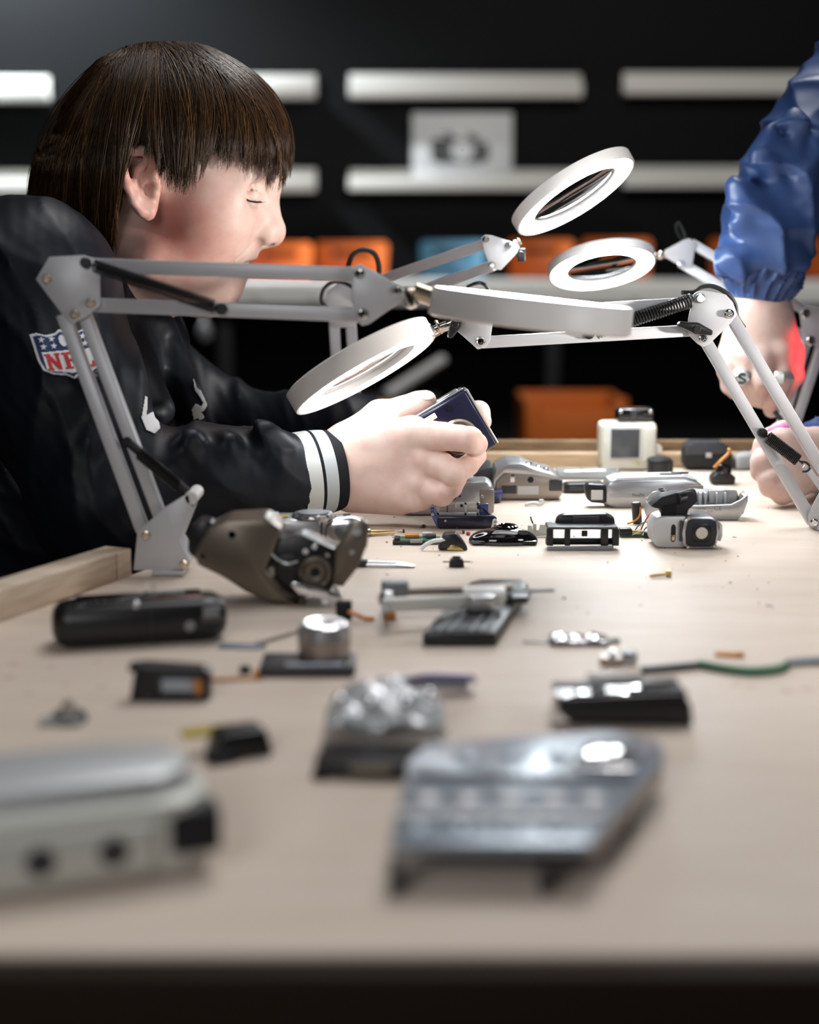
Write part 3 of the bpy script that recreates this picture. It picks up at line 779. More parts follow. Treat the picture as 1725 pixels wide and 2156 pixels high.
# right hand: back towards the viewer
K = .010
yb = 1.150
for a_, b_, ra, rb in (((722, 950), (868, 915), .0165, .0160), ((716, 970), (893, 968), .019, .0152), ((716, 1000), (882, 1020), .019, .0146), ((722, 1025), (846, 1046), .0165, .0136)):
    B.cone(P(*a_, 1.166), P(*b_, yb + .006), ra, rb, .014)
B.cone(P(742, 1052, 1.168), P(836, 1056, 1.163), .0085, .0085, .012)
B.cone(P(748, 930, 1.172), P(800, 878, 1.182), .019, .0142, .014)
B.chain([P(800, 877, 1.182), P(852, 862, 1.186), P(882, 850, 1.186), P(899, 842, 1.185)], [.0130, .0108, .0100, .0080], .005)
for a_, r_ in (((874, 914, 1.143), .0080), ((896, 966, 1.142), .0084), ((884, 1020, 1.143), .0078), ((850, 1047, 1.147), .0072)): B.ell(P(*a_), (r_, r_, r_), k=.010)
B.chain([P(868, 914, yb), P(935, 919, 1.136), P(990, 926, 1.127), P(1003, 935, 1.142), P(1000, 944, 1.154)], [.0138, .0112, .0104, .0090, .0080], .0022)
B.chain([P(890, 967, yb), P(928, 980, 1.139), P(958, 997, 1.130), P(986, 980, 1.150), P(1006, 960, 1.162)], [.0128, .0112, .0102, .0086, .0076], .0018)
B.chain([P(878, 1018, yb + .002), P(908, 1032, 1.142), P(930, 1041, 1.134), P(952, 1026, 1.151), P(965, 1008, 1.162)], [.0124, .0106, .0098, .0084, .0074], .0018)
B.chain([P(842, 1045, yb + .005), P(870, 1054, 1.146), P(888, 1053, 1.147), P(893, 1040, 1.158)], [.0118, .0096, .0086, .0074], .0018)
# left hand: behind the camera, fingertips round its far edge and below
B.cone(P(862, 935, 1.288), P(930, 912, 1.256), .021, .018, .014)
B.cone(P(870, 960, 1.286), P(925, 958, 1.256), .018, .017, .014)
B.chain([P(938, 905, 1.25), P(985, 868, 1.232), P(1008, 868, 1.218), P(1016, 888, 1.210)], [.0125, .0100, .0092, .0080], .004)
B.chain([P(935, 935, 1.25), P(968, 952, 1.238), P(986, 958, 1.222), P(975, 966, 1.205)], [.0125, .0096, .0088, .0078], .004)
B.chain([P(925, 958, 1.25), P(950, 985, 1.236), P(962, 985, 1.222)], [.0120, .0090, .0080], .004)
B.chain([P(905, 972, 1.255), P(922, 998, 1.240), P(930, 1000, 1.228)], [.0110, .0084, .0074], .004)
B.chain([P(880, 905, 1.27), P(905, 878, 1.245), P(925, 868, 1.232)], [.014, .0105, .009], .006)
V, Fq = B.mesh(.0016)
pr_loc = Vector((-.36, 1.33, 0))
person = np_mesh('person', V, Fq, 'skin', None, pr_loc, smooth_it=1)
person.location = pr_loc
tag(person, 'person with brown mullet hair in black jacket, leaning in and holding a navy camera', 'person')

def nail(px, py, Y, n, along, w, l):
    n = Vector(n).normalized(); y = Vector(along); y = (y - n * y.dot(n)).normalized(); x = y.cross(n)
    q = MB().ball((0, 0, 0), (w, l, .0011), frame(x, y, n, P(px, py, Y)), 24, 10)
    return q.build('fingernail', 'nail', person, pr_loc)
mat('nail', (.74, .52, .46), .22)
nail(899, 834, 1.1795, (.1, -.55, .85), P(905, 838, 1.185) - P(880, 850, 1.186), .0050, .0062)
nail(1021, 890, 1.2045, (.55, -.75, .25), P(1016, 890, 1.21) - P(1008, 868, 1.218), .0044, .0056)
# face details
for s in (-1, 1):
    q = MB()
    pts = [HP(512, 413, s * .0402), HP(522, 421, s * .0400), HP(534, 424, s * .0370), HP(546, 423, s * .0300)]
    sp = smooth_path(pts, 8)
    q.tube(sp, .0006, 6)
    for i, p in enumerate(sp[6:]):
        t = i / max(1, len(sp) - 7)
        q.tube([p, p + Vector((.0022 + .0015 * t, s * .0022, -.0014)), p + Vector((.0050 + .002 * t, s * .0034, -.0016 + .0008 * t))], .00028, 4, taper=[1, .8, .3])
    q.build('eyelashes', 'lash', person, pr_loc)
    MB().tube(smooth_path([HP(514, 419, s * .0385), HP(524, 426, s * .0378), HP(537, 427, s * .0350)], 6), .0011, 6).build('eye', 'eye_white', person, pr_loc)
for s in (-1, 1):
    q = MB()
    for i in range(90):
        t = random.random(); p = HP(497 + 50 * t, 372 - 12 * math.sin(PI * (t * .8 + .1)) + random.uniform(-4, 4), s * (.0520 - .022 * t ** 1.6))
        q.tube([p, p + Vector((.004, s * -.0008, .0012)), p + Vector((.0075, s * -.002, .0008))], .00022, 3, taper=[1, .8, .2])
    q.build('eyebrow', 'hair', person, pr_loc)
q = MB()
for i, w in enumerate((-.0105, -.0035, .0035, .0105)):
    q.box(HP(511 - 2.5 * abs(i - 1.5), 550, w), (.0040, .0066, .0072), .0015)
q.build('teeth', 'tooth', person, pr_loc)

# jacket --------------------------------------------------------------------
def ridges(p, seeds, amp, wl):
    d = np.zeros(len(p))
    for i in range(len(seeds)):
        a, b, ph = seeds[i]
        x = p @ a * (2 * PI / wl) + 1.6 * np.sin(p @ b * (2 * PI / (wl * 2.6)) + ph) + ph
        d += (1 - np.abs(np.sin(x))) ** 2.2 - .25
    return d * amp / len(seeds) ** .5
rs = np.random.RandomState(3)
def unit(v): v = np.array(v, float); return v / np.linalg.norm(v)
seeds = [(unit((1, .15, .30)), unit((.2, .5, -1)), 0.3), (unit((.9, -.2, .62)), unit((.5, .6, -.9)), 2.1)]
def jdisp(p):
    z = np.clip((p[:, 2] - .78) / .1, 0, 1)
    return ridges(p, seeds, .0034, .088) * z + ridges(p, seeds[:2], .0007, .024) * z
J = Body()
J.cone(P(175, 765, 1.32), P(115, 950, 1.33), .096, .135, .05)
J.cone(P(115, 950, 1.33), (-.40, 1.33, .72), .135, .15, .05)
J.ell(P(22, 664, 1.32), (.09, .10, .086), k=.05)
J.cone(P(60, 612, 1.165), P(175, 715, 1.46), .068, .066, .04)
SL = [P(60, 605, 1.158), P(140, 850, 1.115), P(215, 1062, 1.092), P(300, 1026, 1.104), P(446, 1002, 1.125), P(560, 1002, 1.144), P(592, 1005, 1.149)]
J.chain(SL, [.070, .062, .050, .042, .0375, .0355, .0340], .022)
J.chain([P(175, 712, 1.46), P(470, 920, 1.42), P(740, 920, 1.34), P(820, 934, 1.30)], [.066, .050, .038, .031], .022)
# folds seen on the sleeve
for a_, b_, r_ in (((95, 850), (190, 800), .010), ((150, 1030), (190, 930), .010), ((150, 1060), (205, 1165), .010), ((250, 1040), (262, 1100), .008), ((480, 930), (500, 1010), .008), ((560, 905), (590, 1010), .008), ((585, 925), (560, 960), .006), ((520, 1040), (545, 960), .006), ((596, 950), (572, 1050), .006), ((400, 925), (350, 990), .008)):
    ya = 1.15 - .03 * 1; 
    def surf(x): return np.interp(x, [60, 140, 215, 300, 446, 590, 634], [1.158 - .066, 1.115 - .058, 1.092 - .047, 1.104 - .041, 1.125 - .034, 1.148 - .031, 1.154 - .028])
    J.cone(P(*a_, surf(a_[0]) + r_ * .35), P(*b_, surf(b_[0]) + r_ * .35), r_, r_ * .6, .014)
# front placket and chest folds
J.cone(P(338, 690, 1.285), P(410, 860, 1.265), .009, .013, .02)
J.cone(P(300, 705, 1.26), P(300, 860, 1.21), .010, .012, .02)
J.cone(P(255, 690, 1.24), P(330, 860, 1.20), .010, .014, .03)
# collar: rings around the neck, open at the throat
cc, ca = np.array(P(205, 632, 1.305)), unit((-.60, .02, -.80))
cu = unit(np.cross((0, 1, 0), ca)); cv = np.cross(ca, cu)
if cu[0] < 0: cu = -cu
for hgt, R_, r_ in ((.0, .066, .010), (-.018, .064, .010), (.020, .074, .014)):
    ring_pts = [cc + ca * hgt + (cu * math.cos(t) * R_ * 1.02 + cv * math.sin(t) * R_) for t in np.linspace(.30, 2 * PI - .30, 22)]
    J.chain(ring_pts, [r_] * 22, .010)
# keep the neck and throat open
J.cone(HP(300, 520, 0), P(165, 716, 1.308), .054, .058, .006, op='-')
J.disp = jdisp
V, Fq = J.mesh(.0026, slack=1.8)
jacket = np_mesh('jacket', V, Fq, 'jacket_satin', person, pr_loc, smooth_it=2)
JB = BVHTree.FromPolygons([tuple(v) for v in V], [tuple(f) for f in Fq])
# knitted cuffs with two pale stripes
def cuff(a, b, r0, r1, name, bulge=.0015):
    fr = axis_frame(a, b); L = (Vector(b) - Vector(a)).length; q = MB(); n = 160
    st = [(0, 0), (.10, 0), (.12, 1), (.40, 1), (.43, 0), (.50, 0), (.53, 2), (.76, 2), (.79, 0), (1.0, 0)]
    rings = []
    for i in range(31):
        t = i / 30; rr = r0 + (r1 - r0) * t + bulge * math.sin(PI * t)
        rings.append((t, rr))
    rings.append((1.0, r1 - .002)); rings.append((.8, r1 - .004))
    vs, fs, mi = [], [], []
    for t, rr in rings:
        for k in range(n):
            an = 2 * PI * k / n; r_ = rr * (1 + .006 * (k % 2))
            vs.append(fr @ Vector((r_ * math.cos(an), r_ * math.sin(an), t * L)))
    for i in range(len(rings) - 1):
        t = (rings[i][0] + rings[i + 1][0]) / 2 if i < 30 else 1
        c = 1 if .10 < t < .42 else 2 if .51 < t < .78 else 0
        for k in range(n):
            l = (k + 1) % n; fs.append((i * n + k, i * n + l, (i + 1) * n + l, (i + 1) * n + k)); mi.append(c)
    q.raw(vs, fs); q.mi = mi
    return q.build(name, ['knit_black', 'knit_white', 'knit_grey'], jacket, pr_loc, smooth=60)
o = cuff(P(612, 1004, 1.153), P(710, 989, 1.167), .0350, .0328, 'striped_cuff'); o['label'] = 'ribbed knit cuff with two pale stripes'
cuff(P(800, 955, 1.312), P(850, 940, 1.292), .032, .029, 'striped_cuff')

# emblem and letters on the jacket, laid on the cloth
def inside(poly, x, y):
    c = False; j = len(poly) - 1
    for i in range(len(poly)):
        if (poly[i][1] > y) != (poly[j][1] > y) and x < (poly[j][0] - poly[i][0]) * (y - poly[i][1]) / (poly[j][1] - poly[i][1]) + poly[i][0]: c = not c
        j = i
    return c
def on_cloth(name, polys, m, lift, bvh, parent, loc, step=1.5, holes=(), keep_all=False):
    xs = [p[0] for q in polys for p in q]; ys = [p[1] for q in polys for p in q]
    vs, fs, ix = [], [], {}
    def vert(i, j):
        if (i, j) not in ix:
            x, y = min(xs) + i * step, min(ys) + j * step
            d = ray(x, y).normalized(); h = bvh.ray_cast(CAM, d)
            if h[0] is None: ix[(i, j)] = None
            else:
                vs.append(h[0] - d * lift); ix[(i, j)] = len(vs) - 1
        return ix[(i, j)]
    for i in range(int((max(xs) - min(xs)) / step) + 1):
        for j in range(int((max(ys) - min(ys)) / step) + 1):
            x, y = min(xs) + (i + .5) * step, min(ys) + (j + .5) * step
            if any(inside(q, x, y) for q in polys) and not any(inside(q, x, y) for q in holes):
                f = [vert(i, j), vert(i + 1, j), vert(i + 1, j + 1), vert(i, j + 1)]
                if None not in f and max((vs[a_] - vs[b_]).length for a_ in f for b_ in f) < .0060 * step: fs.append(tuple(f))
    if not fs: return None
    if len(polys) == 1 and not keep_all:            # one piece of cloth only: the largest run of joined cells
        own = {}
        for k, f in enumerate(fs):
            for v in f: own.setdefault(v, []).append(k)
        left, best = set(range(len(fs))), []
        while left:
            st_k = [left.pop()]; got = []
            while st_k:
                k = st_k.pop(); got.append(k)
                for v in fs[k]:
                    for j in own[v]:
                        if j in left: left.remove(j); st_k.append(j)
            if len(got) > len(best): best = got
        fs = [fs[k] for k in best]; used = sorted({v for f in fs for v in f}); re_ = {v: i for i, v in enumerate(used)}
        vs = [vs[v] for v in used]; fs = [tuple(re_[v] for v in f) for f in fs]
    q = MB().raw(vs, fs); o = q.build(name, m, parent, loc, smooth=60)
    so = o.modifiers.new('thickness', 'SOLIDIFY'); so.thickness = .0006; so.offset = 0
    return o
def A_(u, v): return (62 + 128 * u + 30 * v, 705 - 12 * u + 93 * v)
def sh(k):                                     # shield outline, k shrinks it
    pts = [(0, .0), (.12, -.02), (.25, .05), (.40, .02), (.5, -.06), (.60, .02), (.75, .05), (.88, -.02), (1, .0), (1, .60), (.96, .82), (.80, .93), (.62, .96), (.5, 1.06), (.38, .96), (.20, .93), (.04, .82), (0, .60)]
    return [A_(.5 + (x - .5) * k, .5 + (y - .5) * k) for x, y in pts]
em = on_cloth('shield_emblem', [sh(1.0)], 'patch_white', .0012, JB, jacket, pr_loc); em['label'] = 'blue, white and red shield patch on the sleeve'
on_cloth('navy_field', [sh(.90)], 'patch_navy', .0018, JB, em, pr_loc)
on_cloth('white_field', [[A_(.10, .42), A_(.90, .42), A_(.90, .80), A_(.84, .84), A_(.5, .93), A_(.16, .84), A_(.10, .80)]], 'patch_white', .0024, JB, em, pr_loc)
stars = []
for u, v in ((.16, .14), (.33, .14), (.16, .30), (.33, .30), (.67, .14), (.84, .14), (.67, .30), (.84, .30)):
    cx_, cy_ = A_(u, v); stars.append([(cx_ + (7.5 if i % 2 == 0 else 3) * math.sin(PI * i / 5), cy_ - (7.5 if i % 2 == 0 else 3) * math.cos(PI * i / 5)) for i in range(10)])
ball = [A_(.5 + .065 * math.cos(t) , .20 + .13 * math.sin(t)) for t in np.linspace(0, 2 * PI, 16)[:-1]]
on_cloth('stars', stars + [ball], 'patch_white', .0024, JB, em, pr_loc, step=1.0)
def L_(u0, bits): return [[A_(u0 + x * .24, .46 + y * .36) for x, y in b] for b in bits]
ltrs = L_(.13, [[(0, 0), (.4, 0), (.4, .1), (.32, .1), (.32, .9), (.4, .9), (.4, 1), (0, 1), (0, .9), (.1, .9), (.1, .1), (0, .1)], [(.68, 0), (1.05, 0), (1.05, .1), (.95, .1), (.95, 1), (.73, 1), (.1, .1), (.35, .0), (.75, .62), (.75, .1), (.68, .1)]])
ltrs += L_(.41, [[(0, 0), (1, 0), (1, .3), (.85, .3), (.75, .12), (.42, .12), (.42, .42), (.6, .42), (.6, .3), (.72, .3), (.72, .68), (.6, .68), (.6, .55), (.42, .55), (.42, .9), (.55, .9), (.55, 1), (0, 1), (0, .9), (.15, .9), (.15, .1), (0, .1)]])
ltrs += L_(.67, [[(0, 0), (.55, 0), (.55, .1), (.42, .1), (.42, .88), (.75, .88), (.85, .65), (1, .65), (1, 1), (0, 1), (0, .9), (.15, .9), (.15, .1), (0, .1)]])
on_cloth('letters', ltrs, 'patch_red', .0030, JB, em, pr_loc, step=1.0)
on_cloth('chest_letter', [[(306, 834), (310, 836), (309, 874), (328, 864), (338, 902), (326, 913), (308, 905), (298, 880)]], 'patch_white', .0016, JB, jacket, pr_loc, step=1.5)
on_cloth('chest_letter', [[(407, 797), (414, 815), (428, 828), (437, 850), (432, 862), (424, 868), (436, 890), (432, 904), (422, 897), (417, 880), (408, 884), (404, 862), (412, 850), (424, 856), (428, 848), (418, 832), (410, 822)]], 'patch_white', .0016, JB, jacket, pr_loc, step=1.5)

# trousers and shoes below the table
Tr = Body()
Tr.ell((-.40, 1.33, .70), (.145, .165, .13), k=.05)
for y in (1.24, 1.42): Tr.chain([(-.40, y, .69), (-.02, y - .02, .58), (-.05, y - .02, .12)], [.098, .068, .058], .03)
V, Fq = Tr.mesh(.006); np_mesh('trousers', V, Fq, 'trouser', person, pr_loc, 1)
for y in (1.22, 1.40):
    s_ = Body(); s_.cone((-.06, y, .045), (.08, y, .035), .045, .034, .02); s_.cone((-.06, y, .05), (-.055, y, .10), .044, .042, .02)
    V, Fq = s_.mesh(.005); np_mesh('shoe', V, Fq, 'black_plastic', person, pr_loc, 1)
t = thing('bar_stool', 'dark stool under the person in the black jacket', 'stool', (-.40, 1.33, 0))
MB().cyl((0, 0, .515), (0, 0, .547), .16, None, 32, bev=.006).build('seat', 'black_matte', t)
for sx in (-1, 1):
    for sy in (-1, 1): MB().cyl((sx * .10, sy * .10, .518), (sx * .15, sy * .15, 0), .014, .012, 12).build('leg', 'black_matte', t)
# ---------------------------------------------------------------- hair: a cap and several thousand strands in locks
LOW = [(612, 372), (592, 386), (578, 392), (560, 376), (540, 362), (515, 352), (487, 345), (462, 344), (444, 346), (428, 358), (408, 385), (394, 394), (375, 388), (352, 380), (336, 368), (322, 340), (300, 318), (272, 318), (262, 336), (256, 372), (252, 420), (246, 470), (240, 520), (236, 560), (222, 560), (205, 535), (182, 512), (160, 488), (130, 474), (100, 462), (72, 452), (56, 436)]
OUT = [(56, 436), (67, 380), (87, 324), (122, 267), (150, 200), (183, 149), (219, 113), (264, 92), (308, 84), (365, 82), (406, 85), (455, 98), (507, 122), (560, 158), (588, 190), (609, 222), (627, 259), (637, 291), (634, 332), (612, 372)]
mat('hair_dark', (.026, .012, .005), .36, spec=.45); mat('hair_mid', (.060, .028, .010), .36, spec=.45); mat('hair_gold', (.17, .085, .030), .34, spec=.5)
HC = np.array((345., 300.))
an = np.array([math.atan2(-(y - HC[1]), x - HC[0]) for x, y in OUT]); ra = np.array([math.hypot(x - HC[0], y - HC[1]) for x, y in OUT])
od = np.argsort(an); an, ra = an[od], ra[od]
def dome(x, y, W=.094):                       # half width of the hair mass at a place in the profile
    dx, dy = x - HC[0], y - HC[1]; a = np.arctan2(-dy, dx); r = np.hypot(dx, dy)
    R = np.interp(a, an, ra)
    under = (a < an[0]) | ((a > 2.9) & (dy > 0)) | (dy > 90)
    R = np.where(dy > 40, np.maximum(R, 300), R)
    t = np.clip(r / (R * 1.003), 0, 1)
    w = W * np.sqrt(np.clip(1 - t ** 2.3, 0, 1))
    low = np.clip((dy - 60) / 200, 0, 1)      # below the ears it narrows towards the neck
    back = np.clip((300 - x) / 120, 0, 1)
    return w * (1 - .20 * low * back)
lows = np.array(LOW, float); sl = np.concatenate([[0], np.cumsum(np.hypot(*np.diff(lows, axis=0).T))]); sl /= sl[-1]
def low_pt(u): return np.stack([np.interp(u, sl, lows[:, 0]), np.interp(u, sl, lows[:, 1])], -1)
def root_pt(u, j):                            # along the crown, front strands start further forward
    x = np.interp(u, [0, .15, .35, .5, .7, 1], [400, 385, 350, 310, 285, 262]) + j * 38
    y = np.interp(x, [200, 264, 308, 365, 406, 455], [124, 94, 86, 84, 87, 100])
    return np.stack([x, y + 3], -1)
def hair_paths(u, j, layer, side, cut, n=18):
    """px paths from the crown to the lower edge; layer 0 is the outside"""
    E = low_pt(u); R0 = root_pt(u, j)
    mid = (E + R0) / 2; dv = mid - HC; ln = np.linalg.norm(dv, axis=1, keepdims=True) + 1e-6
    bul = np.interp(u, [0, .06, .15, .3, .42, .55, .72, .85, 1], [150, 128, 98, 62, 26, 10, 34, 70, 105])[:, None]
    dirv = np.where(u[:, None] < .3, (dv + np.array((30, -10))) / np.linalg.norm(dv + np.array((30, -10)), axis=1, keepdims=True), dv / ln)
    Cn = mid + dirv * bul
    t = np.linspace(0, 1, n)[None, :, None] * cut[:, None, None]
    p = (1 - t) ** 2 * R0[:, None] + 2 * t * (1 - t) * Cn[:, None] + t ** 2 * E[:, None]
    return p
def to3d(p, layer, side, wob=0):
    w = dome(p[..., 0], p[..., 1]) * (1 - layer) + .0012
    Y = HY_ + side * w
    px, py = p[..., 0], p[..., 1]
    dy_ = FW.y - UP.y * (py - CY) / F; dx_ = (px - CX) / F; dz_ = FW.z - UP.z * (py - CY) / F
    k = Y / dy_
    return np.stack([CAM.x + dx_ * k, np.broadcast_to(Y, k.shape), CAM.z + dz_ * k], -1)
# cap
cu_, cv_ = 90, 26
for side in (-1, 1):
    u = np.linspace(0, 1, cu_)
    p = hair_paths(u, np.zeros(cu_), 0, side, np.interp(u, [0, .12, .30, .42, 1], [.88, .84, .86, .93, .93]), cv_)
    g = to3d(HC + (p - HC) * .975, .055, side)
    if side < 0: CA = g
    else: CB = g
idx = np.arange(cu_ * cv_).reshape(cu_, cv_)
qa = np.stack([idx[:-1, :-1], idx[1:, :-1], idx[1:, 1:], idx[:-1, 1:]], -1).reshape(-1, 4)
V = np.concatenate([CA.reshape(-1, 3), CB.reshape(-1, 3)]); n1 = cu_ * cv_
Fq = np.concatenate([qa, (qa + n1)[:, ::-1]])
br_ = [(i, i + 1, n1 + i + 1, n1 + i) for i in range(0)]
crown = np.array([[idx[i, 0], idx[i + 1, 0], n1 + idx[i + 1, 0], n1 + idx[i, 0]] for i in range(cu_ - 1)])
fe = np.array([[idx[0, i], idx[0, i + 1], n1 + idx[0, i + 1], n1 + idx[0, i]] for i in range(cv_ - 1)])
be = np.array([[idx[-1, i], idx[-1, i + 1], n1 + idx[-1, i + 1], n1 + idx[-1, i]] for i in range(cv_ - 1)])
hair = np_mesh('hair', V, np.concatenate([Fq, crown, fe, be]), 'hair_under', person, pr_loc)
so = hair.modifiers.new('thickness', 'SOLIDIFY'); so.thickness = .003; so.offset = -1
hair['label'] = 'long brown mullet hair with a straight fringe'
def strands(N, side, seed, rad, lmax, nlock, fly=0):
    r = np.random.RandomState(seed)
    lu = np.sort(r.rand(nlock)); lj = r.uniform(-1, 1, nlock); ll = r.rand(nlock) ** 1.3 * lmax; lc = r.uniform(.55, 1.02, nlock); lc[: nlock // 2] = r.uniform(.9, 1.05, nlock // 2); r.shuffle(lc); fr_ = lu < .34; lc[fr_] = r.uniform(.90, 1.03, fr_.sum()); bk_ = lu > .62; lc[bk_] = np.maximum(lc[bk_], r.uniform(.8, 1.06, bk_.sum()))
    k = r.randint(0, nlock, N)
    n = 18
    u = np.clip(lu[k] + r.normal(0, .012, N), 0, 1); u2 = np.clip(lu[k] + r.normal(0, .004, N), 0, 1)
    j = lj[k] + r.normal(0, .25, N); lay = np.clip(ll[k] + r.normal(0, .012, N), -.03, .3); cut = lc[k] * r.uniform(.90, 1.03, N)
    pa = hair_paths(u, j, lay, side, cut, n); pb = hair_paths(u2, j, lay, side, cut, n)
    t = np.linspace(0, 1, n)[None, :, None]
    p = pa * (1 - t ** 1.5) + pb * t ** 1.5      # locks gather towards their tips
    # gentle waves shared by a lock
    ph = r.rand(nlock)[k] * 6.28; fr = r.uniform(3, 7, nlock)[k]; am = (r.uniform(0, 5.5, nlock) * np.interp(lu, [0, .3, .4, 1], [.6, .8, 1.2, 1.9]))[k]
    tt = np.linspace(0, 1, n)[None]
    wave = (am[:, None] * np.sin(fr[:, None] * tt + ph[:, None]) + r.normal(0, 1.2, (N, 1)) * np.sin(5 * tt + r.rand(N, 1) * 6)) * tt
    if fly:
        lay = -np.abs(r.normal(0, .03, N)); p = HC + (p - HC) * (1 + np.abs(r.normal(0, fly, (N, 1, 1))) * t)
    tan = np.gradient(p, axis=1); nn = np.stack([-tan[..., 1], tan[..., 0]], -1); nn /= np.linalg.norm(nn, axis=-1, keepdims=True) + 1e-6
    p = p + nn * wave[..., None]
    g = to3d(p, lay[:, None] * np.ones(n)[None], side)
    g[..., 1] += (r.normal(0, .0012, (N, 1)) * tt) * 1.0
    T_ = np.gradient(g, axis=1); T_ /= np.linalg.norm(T_, axis=-1, keepdims=True) + 1e-9
    ref = np.array((0.03, 1.0, .02)); X = np.cross(T_, ref); X /= np.linalg.norm(X, axis=-1, keepdims=True) + 1e-9; Yv = np.cross(T_, X)
    rr = rad * (1 - .75 * tt ** 2)[..., None] * r.uniform(.7, 1.3, (N, 1, 1))
    rings = [g + (X * math.cos(a) + Yv * math.sin(a)) * rr for a in (0, 2.094, 4.189)]
    V = np.stack(rings, 2).reshape(-1, 3)
    b = (np.arange(N)[:, None] * n + np.arange(n - 1)[None]) * 3
    fs = [np.stack([b + a, b + (a + 1) % 3, b + 3 + (a + 1) % 3, b + 3 + a], -1).reshape(-1, 4) for a in range(3)]
    tone = np.clip((r.rand(nlock)[k] * .5 + r.rand(N) * .7) / 1.2, 0, 1); mi = np.where(tone > .78, 2, np.where(tone > .48, 1, 0))
    return V, np.concatenate(fs), np.tile(np.repeat(mi, n - 1), 3)
V1, F1, M1 = strands(11500, -1, 11, .00040, .17, 300)
V2, F2, M2 = strands(2600, 1, 12, .00055, .10, 120)
V3, F3, M3 = strands(260, -1, 13, .00020, .0, 120, .035)
o = np_mesh('strands', np.concatenate([V1, V2, V3]), np.concatenate([F1, F2 + len(V1), F3 + len(V1) + len(V2)]), ['hair_dark', 'hair_mid', 'hair_gold'], hair, pr_loc, mi=np.concatenate([M1, M2, M3]))
# ---------------------------------------------------------------- second person: two arms reaching in from the right
mat('blue_satin', (.030, .062, .175), .38, spec=.5, bump=(800, .08, .0003))
mat('ring_silver', (.80, .79, .76), .30, .75)
mat('pink_plastic', (.62, .20, .42), .35)
B2 = Body()
WR = P(1597, 655, 1.412)
B2.chain([(.66, 1.62, 1.52), P(1735, 300, 1.46), P(1625, 520, 1.42), WR], [.05, .036, .030, .0255], .015)
mc = [(1541, 742, 1.4, .0112), (1571, 757, 1.39, .0125), (1606, 759, 1.388, .0128), (1643, 746, 1.394, .0125)]
for (x, y, Y, r), wx in zip(mc, (1576, 1590, 1604, 1618)):
    B2.cone(P(wx, 668, 1.41), P(x, y, Y + .004), .0195, r + .002, .014)
    B2.ell(P(x, y - 4, Y - .006), (.008, .008, .008), k=.010)
B2.chain([P(1541, 742, 1.4), P(1532, 780, 1.388), P(1538, 812, 1.396), P(1548, 826, 1.408)], [.0112, .0095, .0085, .0074], .004)
B2.chain([P(1571, 757, 1.39), P(1562, 800, 1.38), P(1572, 830, 1.39), P(1580, 840, 1.402)], [.0125, .0104, .0094, .0080], .004)
B2.chain([P(1606, 759, 1.388), P(1598, 806, 1.377), P(1599, 832, 1.386), P(1604, 842, 1.4)], [.0128, .0108, .0100, .0085], .004)
B2.chain([P(1643, 746, 1.394), P(1643, 800, 1.384), P(1633, 838, 1.384), P(1626, 862, 1.388)], [.0125, .0108, .0098, .0085], .004)
B2.cone(P(1625, 680, 1.415), P(1660, 742, 1.415), .020, .015, .014)
B2.chain([P(1660, 742, 1.415), P(1668, 790, 1.41), P(1652, 832, 1.406)], [.015, .0112, .0085], .005)
# the other hand, a loose fist lying on the table
W2 = P(1732, 962, 1.318)
B2.chain([(.66, 1.74, 1.44), (.60, 1.44, TT + .16), P(1800, 918, 1.36), W2], [.05, .036, .029, .025], .015)
for (x, y, Y), wy in zip(((1644, 930, 1.280), (1640, 962, 1.270), (1648, 996, 1.264), (1668, 1024, 1.262)), (945, 958, 975, 988)):
    B2.cone(P(1716, wy, 1.308), P(x, y, Y), .0185, .0125, .014)
for pts in ([(1644, 930, 1.280), (1612, 938, 1.266), (1606, 956, 1.270), (1622, 964, 1.282)],
            [(1640, 962, 1.270), (1606, 972, 1.256), (1604, 992, 1.260), (1622, 998, 1.272)],
            [(1648, 996, 1.264), (1622, 1008, 1.250), (1622, 1024, 1.252), (1640, 1032, 1.262)],
            [(1668, 1024, 1.262), (1646, 1031, 1.248), (1648, 1040, 1.250), (1664, 1039, 1.258)]):
    B2.chain([P(*p) for p in pts], [.0122, .0104, .0094, .0078], .003)
B2.chain([P(1690, 930, 1.33), P(1650, 912, 1.318), P(1622, 918, 1.308)], [.015, .0110, .0085], .006)
TB = (.74, 1.76)
B2.cone((TB[0], TB[1], 1.55), (TB[0], TB[1], .95), .10, .11, .04)
B2.cone((.70, 1.62, 1.52), (.78, 1.78, 1.46), .05, .05, .03)
B2.cone((TB[0], TB[1], 1.55), (TB[0] - .01, TB[1] - .01, 1.66), .055, .052, .02)
B2.ell((TB[0] - .03, TB[1] - .02, 1.76), (.09, .075, .115), k=.02)
B2.ell((TB[0] - .125, TB[1] - .02, 1.745), (.018, .014, .022), k=.015)
for dy in (-.09, .09): B2.chain([(TB[0], TB[1] + dy, .95), (TB[0], TB[1] + dy, .50), (TB[0], TB[1] + dy, .08), (TB[0] - .13, TB[1] + dy, .035)], [.085, .06, .04, .032], .03)
V, Fq = B2.mesh(.0020)
p2 = Vector((TB[0], TB[1], 0))
person2 = np_mesh('person', V, Fq, 'skin', None, p2, smooth_it=1); person2.location = p2
tag(person2, 'person in a blue windbreaker with silver rings, reaching in from the right edge', 'person')
